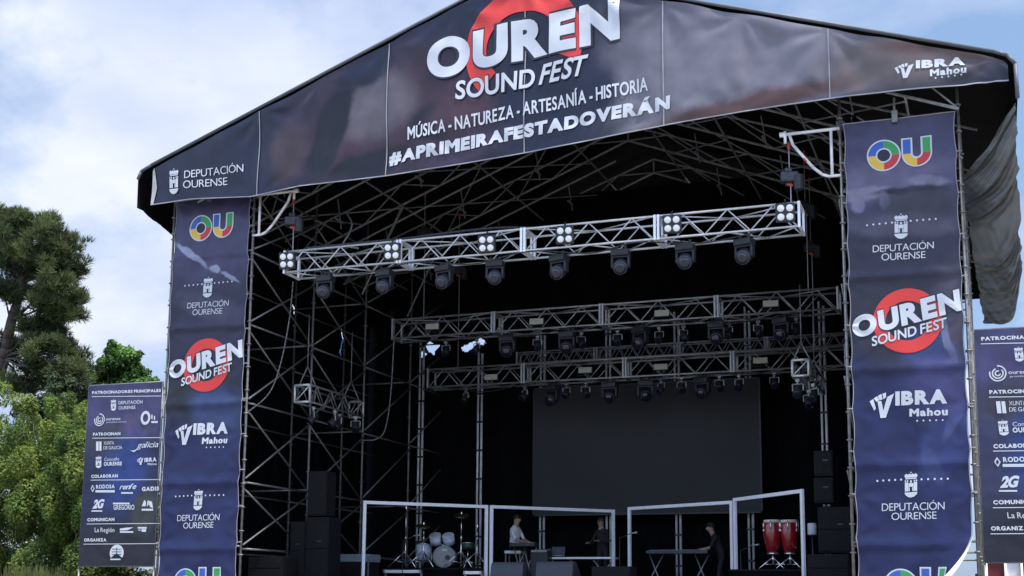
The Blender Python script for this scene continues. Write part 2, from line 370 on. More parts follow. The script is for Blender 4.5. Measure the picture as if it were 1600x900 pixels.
def ou_logo(pr, q, ox, oy, orx, ory, ux, uy, uw, uh):
    """four coloured O and U with a pale outline; materials 0 white 1 navy 2 blue 3 green 4 yellow 5 crimson"""
    a, b = q(ox - orx, oy), q(ox + orx, oy); cx, cz = (a[0] + b[0]) / 2, (a[1] + b[1]) / 2; r = (b[0] - a[0]) / 2
    rz = (q(ox, oy - ory)[1] - q(ox, oy + ory)[1]) / 2; t = 0.0
    pr.ring((cx, cz), r * 1.0, rz, 0.001, 0.001, 0, 2, 0, 360, t)
    for a0, a1, mi in ((90, 180, 2), (0, 90, 3), (180, 270, 4), (270, 360, 5)):
        pr.ring((cx, cz), r * .91, rz * .91, r * .47, rz * .47, mi, 3, a0, a1, t)
    pr.ring((cx, cz), r * .38, rz * .38, 0.001, 0.001, 1, 3, 0, 360, t)
    lo, hi = q(ux - uw / 2, uy + uh / 2), q(ux + uw / 2, uy - uh / 2); x0, x1, z0, z1 = lo[0], hi[0], lo[1], hi[1]
    xc = (x0 + x1) / 2; hw = (x1 - x0) / 2
    def u(g, g2, parts):
        rr = hw - g; zc = z0 + hw; st = hw * 0.36 + g2
        for which, mi in parts:
            if which == 'l': pr.shape([(xc - rr, zc), (xc - st, zc), (xc - st, z1 - g), (xc - rr, z1 - g)], mi, 2 if mi == 0 else 3)
            if which == 'r': pr.shape([(xc + st, zc), (xc + rr, zc), (xc + rr, z1 - g), (xc + st, z1 - g)], mi, 2 if mi == 0 else 3)
            if which == 'bl': pr.ring((xc, zc), rr, hw - g, st, st, mi, 2 if mi == 0 else 3, 180, 270)
            if which == 'br': pr.ring((xc, zc), rr, hw - g, st, st, mi, 2 if mi == 0 else 3, 270, 360)
    u(0, -hw * .09, (('l', 0), ('r', 0), ('bl', 0), ('br', 0)))
    u(hw * .10, hw * .03, (('l', 2), ('r', 3), ('bl', 4), ('br', 5)))
def fest_logo(pr, q, ring, ouren, sound, fest=None, full=True):
    cx, cy, rx, ry, ix, iy = ring
    c = q(cx, cy); sx = (q(cx + 10, cy)[0] - q(cx - 10, cy)[0]) / 20; sz = (q(cx, cy - 10)[1] - q(cx, cy + 10)[1]) / 20
    pr.ring(c, rx * sx, ry * sz, ix * sx, iy * sz, 2, 0, *((0, 360) if full else (-22, 222)))
    bl, br, tl = ouren; pr.text('OUREN', q(*bl), q(*br), q(*tl), 0, 0.058, 0, .62, 4, 0.03, 1)
    bl, br, tl = sound
    if fest: pr.text('SOUND', q(*bl), q(*br), q(*tl), 0, 0.022, 0.08, 0.92, 4, 0.03, 1); bl, br, tl = fest; pr.text('FEST', q(*bl), q(*br), q(*tl), 0, 0.022, 0.12, 0.92, 4, 0.03, 1)
    else: pr.text('SOUND FEST', q(*bl), q(*br), q(*tl), 0, 0.022, 0.1, 0.92, 4, 0.025, 1)
PRM = [M['pwhite'], M['pnavy'], M['pblue'], M['pgreen'], M['pyel'], M['prd']]
FLM = [M['pwhite'], M['pnavy'], M['pred']]

# ------------------------------------------------------------------ ground
gm = mat('trodden_grass', (0.065, 0.075, 0.028), 0.95, 0, 0.45, 0.6, 0.6, 25)
dirt = mat('pale_dry_gravel', (0.21, 0.20, 0.185), 0.95, 0, 0.3, 0.5, 0.5, 30)
g = MB()
def gfn(u, v):
    x, y = -600 + 1200 * u, -60 + 1200 * v; return (x, y, 0.0)
g.grid(gfn, 40, 40); tag(g.build('ground', dirt), kind='structure')
bk = MB()          # grassy bank left of the stage under the bushes
bk.grid(lambda u, v: (-75 + 57 * u, 20 + 45 * v, 0.02 + 1.5 * max(0, min(1, (1 - u) * 2.2)) * max(0, min(1, v * 8))), 24, 24)
tag(bk.build('grassy_bank', gm, smooth=True), kind='structure')

# ------------------------------------------------------------------ stage
Y0, XL, XR, XC = 23.46, -16.85, -0.24, -8.52
XIL, XIR = -14.79, -2.31
DECK = 2.0
st = thing('stage_platform', 'black raised stage floor under the banner covered roof', 'stage', (XC, 28.5, 0))
d = MB(); d.box((XC, 28.6, DECK - 0.06), (12.4, 10.1, 0.12)); d.build('deck', mat('black_stage_ply', (0.02, 0.02, 0.022), 0.6, 0, 0.4, 5), st)
d = MB(); d.box((XC, 23.6, 0.95), (12.36, 0.04, 1.88)); d.build('fascia', M['black'], st)

# roof: tarpaulin over gable rafters
def roof_z(x): return max(10.95, 14.16 - 0.355 * abs(x - XC) - 0.0 * x)
sr = thing('stage_roof', 'black tarpaulin gable roof on steel rafters above the stage', 'roof', (XC, 30, 10))
OUTL = [(-17.45, 10.15), (-17.46, 10.80), (-17.38, 10.98), (-17.12, 11.10), (XC, 14.22), (0.40, 11.20), (0.62, 11.10), (0.74, 10.92), (0.75, 10.30)]
YF, YB = 22.9, 38.2
ro = MB()
def roof_sheet(dz, mi):
    pts = []
    for (a, b) in zip(OUTL[:-1], OUTL[1:]):
        n = max(1, int(math.hypot(b[0] - a[0], b[1] - a[1]) / 0.45)); pts += [(a[0] + (b[0] - a[0]) * i / n, a[1] + (b[1] - a[1]) * i / n) for i in range(n)]
    pts.append(OUTL[-1]); k = len(pts) - 1
    def fn(u, v):
        x, z = pts[round(u * k)]; y = YF + (YB - YF) * v
        sag = -0.05 * abs(math.sin(v * math.pi * 5.6)) if z > 11.2 else 0
        return (x, y, z + dz + sag)
    ro.grid(fn, k, 34, mi)
roof_sheet(0.0, 0); ro.build('roof_cover', [M['tarp']], sr, True)
ed = MB(); ed.path([(x, YF - 0.01, z) for x, z in OUTL[1:]], 0.035, 8); ed.build('front_edge_tube', M['tarpout'], sr, True)
bw = MB()           # rear gable wall cloth
bw.add([(XL - .5, YB - .05, 10.2), (XR + .9, YB - .05, 10.2), (XR + .9, YB - .05, 11), (XC, YB - .05, 14.1), (XL - .5, YB - .05, 11)], [(0, 1, 2, 3, 4)]); bw.build('rear_wall_cloth', M['tarp'], sr)
SL = 0.39
for k in range(6):
    y = 23.25 + 2.733 * k; m = MB(); r = 0.03
    for sgn in (-1, 1):
        def lo(s): return Vector((XC + sgn * s, y, 13.6 - SL * s))
        def hi(s): return Vector((XC + sgn * s, y, 14.0 - 0.36 * s))
        m.tube(lo(0), lo(8.3), r); m.tube(hi(0), hi(8.6), r * .9)
        s, up = 0.0, True
        while s < 8.0:
            t = min(8.3, s + 1.05); m.tube(lo(s) if up else hi(s), hi(t) if up else lo(t), 0.018, 5); s, up = t, not up
        lo2 = [Vector((XC + sgn * s, y + .02, 13.22 - SL * s)) for s in (0.35, 7.6)]
        if sgn < 0: m.tube(*lo2, r * .85)
        # knee brace down to the wall
        if k > 1: m.tube(lo(5.2), Vector((XC + sgn * 6.3, y, 9.3)), 0.022, 6)
    m.tube((XC, y, 13.6), (XC, y, 14.0), r * .8)
    m.build('rafter', M['dull'], sr)
for s in (-7.4, -5.2, -3.1, -1.05, 1.05, 3.1, 5.2, 7.4):
    m = MB(); z = 13.55 - SL * abs(s); m.tube((XC + s, 23.2, z), (XC + s, 37.0, z), 0.024, 6); m.build('purlin', M['dull'], sr)
for k in range(5):
    y = 23.25 + 2.733 * k; m = MB()
    for a, b in ((-7.4, -5.2), (-5.2, -3.1), (-3.1, -1.05), (1.05, 3.1), (3.1, 5.2), (5.2, 7.4)):
        za, zb = 13.5 - SL * abs(a), 13.5 - SL * abs(b); m.tube((XC + a, y, za), (XC + b, y + 2.733, zb), 0.017, 5)
        if k % 2 == 0: m.tube((XC + b, y, zb), (XC + a, y + 2.733, za), 0.017, 5)
        m.tube((XC + (a + b) / 2, y + 1.3, (za + zb) / 2 + .35), (XC + (a + b) / 2 + .12, y + 1.3, (za + zb) / 2 - .42), 0.016, 5)
        m.tube((XC + (a + b) / 2 + .06, y + 1.1, (za + zb) / 2 - .2), (XC + (a + b) / 2 + .06, y + 1.5, (za + zb) / 2 - .2), 0.03, 5)
    m.build('roof_brace', M['dull'], sr)
# scaffold walls at each side of the stage
LV = [2.65, 4.05, 5.75, 7.45, 9.05, 10.55]
YS = [23.46, 26.2, 28.9, 31.65, 34.4]
def scaffold(X, label, cross=None, braces=True, bright=False):
    t = thing('scaffold_wall', label, 'scaffolding', (X, 28.9, 0), 'scaffold walls beside the stage')
    for i, y in enumerate(YS):
        m = MB(); top = 11.0 + (0.35 if abs(X - XC) < 7 else 0.0)
        m.tube((X, y, 0), (X, y, top), 0.027, 8)
        z = 0.5
        while z < top - .3: m.lathe((X, y, z), (0, 0, 1), [(0, .03), (.01, .055), (.03, .055), (.04, .03)], 10); z += 0.5 if i == 0 else 1.0
        m.tube((X, y, 0), (X, y, 0.03), 0.09, 8)
        m.build('standard', M['steel'], t, True)
    for a, b in zip(YS[:-1], YS[1:]):
        for j, z in enumerate(LV):
            m = MB(); m.tube((X, a, z), (X, b, z), 0.023, 6); m.build('ledger', M['steel'], t, True)
        if braces:
            for z1, z2 in zip(LV[:-1], LV[1:]):
                m = MB(); m.tube((X + .05, a, z1 + .08), (X + .05, b, z2 - .08), 0.02, 6); m.build('diagonal_brace', M['steel'], t, True)
                if a > 28.5: continue
                m = MB(); m.tube((X - .05, a, z2 - .08), (X - .05, b, z1 + .08), 0.02, 6); m.build('diagonal_brace', M['steel'], t, True)
    if cross is not None:
        for i, y in enumerate(YS):
            for z in LV[(i % 2)::2]:
                m = MB(); m.tube((X, y, z + .05), (cross, y, z + .05), 0.022, 6); m.build('transom', M['steel'], t, True)
    return t
scaffold(XIL, 'braced scaffold wall just inside the stage behind the left tower banner', XL)
scaffold(XL, 'outer scaffold wall left of the stage beside the narrow left sponsor banner', None, False)
scaffold(XIR, 'braced scaffold wall just inside the stage behind the right tower banner', XR)
scaffold(XR, 'outer scaffold wall beside the right sponsor banner and side tarpaulin', None, False)
# top frame that rises above the right banner
# cantilever arms with chain hoists
def arm(sgn, X, label):
    t = thing('hoist_arm', label, 'bracket', (X, Y0, 10), 'bracket arms on the front towers')
    def q(a, z): return (X + sgn * a, Y0 - .03, z)
    m = MB(); m.tube(q(0, 10.32), q(1.02, 10.32), 0.032, 8); m.tube(q(1.0, 10.38), q(1.0, 10.14), 0.028, 8); m.lathe(q(.98, 10.32), (sgn, 0, 0), [(0, .05), (.12, .05)], 10); m.build('top_tube', M['bright'], t, True)
    m = MB(); m.path([q(0.92, 10.30), q(0.86, 10.1), q(.5, 9.62), q(.34, 9.47), q(.22, 9.42), q(0, 9.42)], 0.029, 8); m.build('curved_strut', M['bright'], t, True)
    m = MB(); m.tube(q(.16, 10.32), q(.16, 9.44), 0.028, 8); m.build('upright', M['bright'], t, True)
    if sgn < 0: m = MB(); m.tube(q(.60, 9.74), q(.66, 9.82), 0.031, 8); m.build('tape_band', M['orange'], t)
    return t
arm(1, XIL, 'bright tubular bracket arm projecting from the left front tower')
arm(-1, XIR, 'bright tubular bracket arm with red tape on the right front tower')
def hoist(name, label, p, zt, zb, mts=None):
    t = thing('chain_hoist', label, 'hoist', p, 'chain hoists carrying the trusses')
    x, y, z = p
    m = MB(); m.box((x, y, z), (.34, .2, .2), .2, 0, .03); m.box((x - .02, y, z + .14), (.14, .12, .1), .2, 0, .02); m.build('motor', mts or M['case2'], t)
    m = MB(); m.lathe((x + .17, y - .02, z - .28), (0, 0, 1), [(0, .02), (.02, .09), (.26, .1), (.3, .1)], 10); m.build('chain_bag', M['case'], t)
    m = MB(); m.tube((x, y, z + .1), (x, y, zt), 0.011, 5); m.tube((x + .02, y, z - .1), (x + .02, y, zb), 0.011, 5)
    zz_ = zb
    m.build('chain', M['alud'], t)
    m = MB(); m.tube((x, y, zt - .02), (x, y, zt - .14), 0.03, 6); m.build('hook', M['orange'], t)
    m = MB(); m.tube((x - .05, y, z - .12), (x + .06, y, z - .16), 0.03, 6); m.build('hook', M['orange'], t)
    return t
hoist('chain_hoist', 'small chain hoist hanging from the bracket arm at the left front tower', (-13.93, Y0 + .2, 9.72), 10.25, 9.05)
for xh, yh, zt_, zb_, zm, lab in ((-13.3, 29.15, 12.0, 8.62, 10.9, 'chain hoist above the left end of the upper middle truss'), (-3.7, 29.15, 12.0, 8.62, 10.6, 'chain hoist above the right end of the upper middle truss'), (-13.2, 31.2, 12.0, 7.7, 10.4, 'chain hoist above the left end of the lower truss'), (-3.85, 31.2, 12.0, 7.7, 10.2, 'chain hoist above the right end of the lower truss')): hoist('chain_hoist', lab, (xh, yh, zm), zt_, zb_, M['case'])
hoist('chain_hoist', 'dark chain hoist and chain bag below the bracket arm at the right front tower', (-3.28, Y0 + .2, 9.55), 10.25, 9.05)

# ------------------------------------------------------------------ banners
def ripple(seed, amp, kx, kz):
    r = random.Random(seed); cs = [(r.uniform(.5, 1) * kx, r.uniform(-1, 1) * kz, r.uniform(0, 6.3), r.uniform(.3, 1)) for _ in range(7)]
    def f(x, z): return amp * sum(a * math.sin(p * x + q_ * z + s) for p, q_, s, a in cs) / 3
    return f
# gable banner
YG = 22.86
rg = ripple(3, 0.045, 5.5, 3.5)
bot_px = [(236, 321), (300, 312), (345, 310), (395, 308), (470, 291), (540, 284), (610, 275), (720, 257), (820, 240), (930, 219), (1037, 197), (1160, 175), (1295, 155), (1400, 143), (1500, 134), (1576, 127)]
BOT = [(P(x, y, YG).x, P(x, y, YG).z) for x, y in bot_px]
def bot(x): return float(np.interp(x, [b[0] for b in BOT], [b[1] for b in BOT]))
TOPL = [(-17.12, 10.96), (-16.98, 11.03), (XC, 14.12), (0.35, 11.10), (0.56, 10.98), (0.66, 10.86)]
def top(x): return float(np.interp(x, [b[0] for b in TOPL], [b[1] for b in TOPL]))
TIES = [P(x_, 150, YG).x for x_ in (408, 500, 606, 712, 820, 930, 1037, 1160, 1297, 1556)]
def stars_f(x, z):
    a = 0.0
    for i, tx in enumerate(TIES):
        for tz, k_ in ((top(tx) - .05, 1.0), (bot(tx) + .03, .6)):
            dx, dz = x - tx, z - tz; d_ = math.hypot(dx, dz)
            if d_ < 2.6: a += .035 * k_ * min(1, (d_ / .55) ** 1.5) * math.exp(-d_ / .8) * math.sin(9 * math.atan2(dz, dx) + i * 1.7)
    return a
def gpt(x, z, off=0.0):
    e = min(1.0, max(0.0, (z - bot(x)) / .3)) * 0.8 + .2
    return (x, YG - rg(x, z) * e - stars_f(x, z) - off, z)
gb = thing('gable_banner', 'large dark printed festival banner with white slogan across the stage gable', 'banner', (XC, YG, 10.5))
x0, x1 = BOT[0][0], BOT[-1][0]
m = MB()
def gfn2(u, v):
    x = x0 + (x1 - x0) * u; a, b = bot(x), max(top(x), bot(x) + .05); return gpt(x, a + (b - a) * v)
m.grid(gfn2, 280, 44)
def L(x, y): p = P(x, y, YG); return (p.x - XC, p.z - 10.5)
GP = []
def blob(px, py, rx, ry, ang, soft, col): c = L(px, py); GP.append((c[0], c[1], rx / 88 , ry / 88, ang, soft, col))
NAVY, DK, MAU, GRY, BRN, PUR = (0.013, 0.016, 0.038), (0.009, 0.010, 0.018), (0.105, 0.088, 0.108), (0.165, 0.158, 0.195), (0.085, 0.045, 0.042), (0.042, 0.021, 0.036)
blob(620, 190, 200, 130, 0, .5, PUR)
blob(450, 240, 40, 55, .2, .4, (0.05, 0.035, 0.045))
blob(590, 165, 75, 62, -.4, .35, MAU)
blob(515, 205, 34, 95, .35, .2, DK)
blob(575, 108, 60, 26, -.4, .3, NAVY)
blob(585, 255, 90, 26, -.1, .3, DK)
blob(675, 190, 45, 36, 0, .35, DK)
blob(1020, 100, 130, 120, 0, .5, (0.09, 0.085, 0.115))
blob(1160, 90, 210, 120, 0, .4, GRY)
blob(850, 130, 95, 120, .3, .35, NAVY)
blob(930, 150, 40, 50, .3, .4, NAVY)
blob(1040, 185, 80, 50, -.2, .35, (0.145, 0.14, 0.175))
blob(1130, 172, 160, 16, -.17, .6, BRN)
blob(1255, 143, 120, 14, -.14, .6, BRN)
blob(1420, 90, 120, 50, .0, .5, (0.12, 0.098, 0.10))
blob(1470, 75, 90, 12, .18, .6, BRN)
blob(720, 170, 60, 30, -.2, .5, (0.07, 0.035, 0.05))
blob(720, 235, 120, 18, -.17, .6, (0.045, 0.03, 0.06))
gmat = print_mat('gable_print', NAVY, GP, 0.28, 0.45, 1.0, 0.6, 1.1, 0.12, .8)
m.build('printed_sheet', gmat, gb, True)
qG = px2(YG)
pr = Print(gpt, .065, .022)
for x in (408, 606, 820, 1037, 1297):
    X = P(x, 150, YG).x; pr.shape([(X - .011, bot(X) + .02), (X + .011, bot(X) + .02), (X + .011, top(X) - .02), (X - .011, top(X) - .02)], 0, 0)
n = 90
for i in range(n):
    a, b = x0 + (x1 - x0) * i / n, x0 + (x1 - x0) * (i + 1) / n
    pr.shape([(a, bot(a)), (b, bot(b)), (b, bot(b) + .022), (a, bot(a) + .022)], 0, 0)
pr.shape([(x0, bot(x0)), (x0 + .07, bot(x0 + .07)), (x0 + .12, bot(x0) + .4), (x0 + .04, top(x0 + .04) - .01), (x0, top(x0) - .06)], 1, 1)
pr.build('seam', [M['seam'], mat('grey_banner_back', (.36, .36, .38), .7)], gb)
pr = Print(gpt, .065, .022); fest_logo(pr, qG, (818, 72, 92, 93, 57, 54), ((668, 127), (969, 61), (669, 66)), ((713, 157), (837, 136), (712, 128)), ((842, 133.5), (915, 117), (847, 102)), False); pr.build('festival_logo', FLM, gb)
pr = Print(gpt, .065, .022); row(pr, qG, 'MÚSICA - NATUREZA - ARTESANÍA - HISTORIA', 637.5, 219, 1013, 142, 20, bold=0.02, spacing=.9); pr.build('slogan', PRM, gb)
pr = Print(gpt, .065, .022); row(pr, qG, '#APRIMEIRAFESTADOVERÁN', 608, 258.5, 1047, 170.5, 20, 1, bold=0.062, spacing=.6); pr.build('hashtag', PRM, gb)
pr = Print(gpt, .065, .022); emblem(pr, qG, 273, 284, 18, 40); pr.build('emblem', PRM, gb); pr = Print(gpt, .065, .022); row(pr, qG, 'DEPUTACIÓN', 290, 279.5, 381, 268.5, 11.5, bold=-0.004); row(pr, qG, 'OURENSE', 288.5, 295.5, 355.6, 289, 11.5, bold=-0.004); pr.build('council_lettering', PRM, gb)
def vibra(pt_, par, q, V, I, Mh, S):
    pr = Print(pt_); vee(pr, q, *V); pr.build('sponsor_emblem', PRM, par)
    pr = Print(pt_); row(pr, q, 'IBRA', *I, bold=0.06, spacing=.7); pr.build('sponsor_lettering', PRM, par)
    pr = Print(pt_); row(pr, q, 'Mahou', *Mh, bold=0.045, spacing=.8); pr.build('sponsor_lettering', PRM, par)
    pr = Print(pt_); stars(pr, q, *S, 5, 1.5); pr.build('printed_star', PRM, par)
vibra(gpt, gb, qG, (1413, 111, 30, 24), (1431, 107.5, 1508, 101.5, 13), (1453, 120, 1510, 114, 11), (1462, 122.5, 1502, 117))

# tower banners
def tower_banner(X0, label, dxs, seed, extra, curl):
    W = 1.98; YT = Y0 - 0.10; zt, zb = 10.36, 1.25
    rp0 = ripple(seed, 0.028, 3.5, 4.0); tl = [zb + .76 * k for k in range(13)]
    def rp(x, z):
        a = rp0(x, z) + sum(.03 * math.exp(-((z - l) / .07) ** 2) for l in LV)
        for i, l in enumerate(tl):
            for sx in (0, W):
                dx, dz = x - X0 - sx, z - l; d_ = math.hypot(dx, dz)
                if d_ < 1.0: a += .022 * min(1, d_ / .3) * math.exp(-d_ / .3) * math.sin(7 * math.atan2(dz, dx) + i * 1.3 + sx)
        return a
    def pt(x, z, off=0.0):
        u = x - X0; e = 0.0
        if curl and z < 3.1 and u > W * .55:       # loose lower corner folds forward
            k = max(0.0, (u - W * .55) / (W * .45)) * max(0.0, (3.1 - z) / 1.0); e = 0.55 * min(1.3, k) ** 2
        return (x - e * .75, YT - rp(x, z) - off - e * .7, z)
    t = thing('tower_banner', label, 'banner', (X0 + W / 2, YT, 6.0), 'tall printed banners on the front towers')
    m = MB(); m.grid(lambda u, v: pt(X0 + W / 2 + (u - .5) * (W - .07 * abs(math.sin(math.pi * (zt - zb) * v / .76)) ** .7), zb + (zt - zb) * v), 30, 152)
    hw = W / 2; B = []
    B.append((0, -3.3, 2.4, 3.9, 0, .35, (0.012, 0.017, 0.074)))
    B.append((0, 3.55, 1.6, 1.1, 0, .4, (0.05, 0.048, 0.105)))
    for (a, b, c, d_, an, so_, col) in extra: B.append((a, b, c, d_, an, so_, col))
    m.build('printed_sheet', print_mat('tower_banner_print', (0.022, 0.022, 0.046), B, .36, .22, 2.4, .55, 1.5, .2, 1.0), t, True)
    e = MB()
    for sx in (-1, 1): e.path([Vector(pt(X0 + W / 2 + sx * (W / 2 - .012 - .035 * abs(math.sin(math.pi * (z - zb) / .76)) ** .7), z)) + Vector((0, -.006, 0)) for z in np.linspace(zb, zt, 96)], .007, 5)
    e.path([Vector(pt(X0 + W * i / 8, zt)) for i in range(9)], .01, 5); e.build('hem', M['seam'], t)
    for k in range(12):
        z = zb + .76 * k
        if z < 3.2 and curl: continue
        for sx in (-1, 1):
            xe = X0 + W / 2 + sx * W / 2; tm = MB(); tm.path([(xe - sx * .03, YT - .012, z), (xe + sx * .03, YT - .02, z + .015), (xe + sx * .07, YT + .04, z + .02)], .011, 5); tm.build('edge_tie', M['seam'], t)
    if curl:
        c = MB(); c.grid(lambda u, v: tuple(Vector(pt(X0 + W, zb + (2.75 - zb) * v)) + Vector((0.01 - .09 * (1 - abs(2 * v - 1)) * u, -.02 - .03 * u, 0.03 * u))), 4, 16); c.build('curled_white_back', M['white'], t, True)
    q = px2(Y0 - .10, dxs)
    pr = Print(pt); ou_logo(pr, q, 1381, 243, 26.5, 24.5, 1432.5, 237, 46, 52); pr.build('provincial_logo', PRM, t)
    pr = Print(pt); ou_logo(pr, q, 1408, 914, 26.5, 25.5, 1464, 912, 50, 52); pr.build('provincial_logo', PRM, t)
    for (ec, d1, n1, n2, dots) in (((1408, 354, 25, 39), (1364, 395, 1459, 388, 10.5), (1377.5, 407.5, 1446, 403.2, 10.5), 0, ((1355, 352.5, 1394, 348.5), (1423, 345.5, 1462, 342))),
                                   ((1423.5, 757.5, 24, 40), (1378, 798.5, 1476, 796, 11.5), (1393, 812.5, 1463.5, 810.5, 11), 0, ((1371, 751.5, 1408, 749.5), (1440, 749, 1481, 748)))):
        pr = Print(pt); emblem(pr, q, *ec); pr.build('emblem', PRM, t); pr = Print(pt); row(pr, q, 'DEPUTACIÓN', *d1, bold=-.004); row(pr, q, 'OURENSE', *n1, bold=-.004)
        pr.build('council_lettering', PRM, t)
        for dd in dots: pr = Print(pt); stars(pr, q, *dd, 5, 1.7); pr.build('printed_dot', PRM, t)
    pr = Print(pt); fest_logo(pr, q, (1417.5, 501, 54, 50.5, 34, 31), ((1334, 530), (1503, 485), (1330, 497)), ((1363, 542), (1481, 511), (1361, 527))); pr.build('festival_logo', FLM, t)
    vibra(pt, t, q, (1378, 633, 38, 40), (1399, 634, 1480, 630.5, 22), (1421, 651, 1481, 649, 12), (1433, 657.5, 1473, 656.5))
    m = MB(); m.path([(X0 + W * .47, Y0, 10.75), (X0 + W * .47, YT - .06, 10.72), (X0 + W * .47, YT - .06, 10.3)], .022, 6); m.box((X0 + W * .47, YT - .05, 10.38), (.1, .06, .22)); m.build('hanger', M['steel'], t)
    return t
LB = [(-.50, 3.10, .50, .075, .60, .25, (0.24, 0.26, 0.38)), (.12, 2.72, .14, .09, .5, .25, (0.24, 0.26, 0.36)), (.52, 2.52, .24, .05, .5, .3, (0.24, 0.26, 0.36)), (0, 1.9, .9, .25, .3, .5, (0.05, 0.05, 0.09)), (-.3, .1, 1.3, .7, 0, .5, (0.013, 0.014, 0.022)), (.35, -.35, .7, .5, .4, .4, (0.03, 0.045, 0.12))]
RB = [(-.2, 3.25, 1.1, .35, -.1, .5, (0.11, 0.10, 0.17)), (-.6, 3.0, .45, .12, 0, .35, (0.19, 0.175, 0.25)), (.45, 3.12, .35, .1, .1, .35, (0.17, 0.16, 0.23)), (.1, 2.98, .5, .07, 0, .4, (0.025, 0.025, 0.05)), (-.75, 2.82, .12, .16, 0, .3, (0.16, 0.15, 0.24)), (-.3, 2.84, .1, .14, 0, .3, (0.15, 0.14, 0.23)), (.35, 2.7, .7, .28, 0, .4, (0.035, 0.035, 0.05)), (0, 2.35, 1.2, .2, .1, .5, (0.07, 0.065, 0.10)), (-.2, .6, .8, .8, 0, .5, (0.022, 0.021, 0.032)), (.75, .6, .3, .9, .1, .5, (0.06, 0.055, 0.085)), (.3, .1, .45, .35, .5, .4, (0.028, 0.04, 0.12)), (.66, .3, .07, .5, -.3, .3, (0.13, 0.14, 0.25)), (.6, -1.6, .4, .7, .5, .2, (0.024, 0.032, 0.12)), (.72, -1.2, .1, .4, .4, .25, (0.05, 0.06, 0.17)), (.35, -2.0, .12, .35, -.4, .25, (0.035, 0.045, 0.14)), (.5, -.6, .5, .6, .3, .4, (0.04, 0.04, 0.13))]
XB = P(1316, 190, Y0 - .1).x
tower_banner(XB - 14.53, 'tall printed banner on the left front tower, beside the trees', -14.53, 21, LB, False)
tower_banner(XB, 'tall printed banner on the right front tower, its lower corner curling away', 0.0, 22, RB, True)

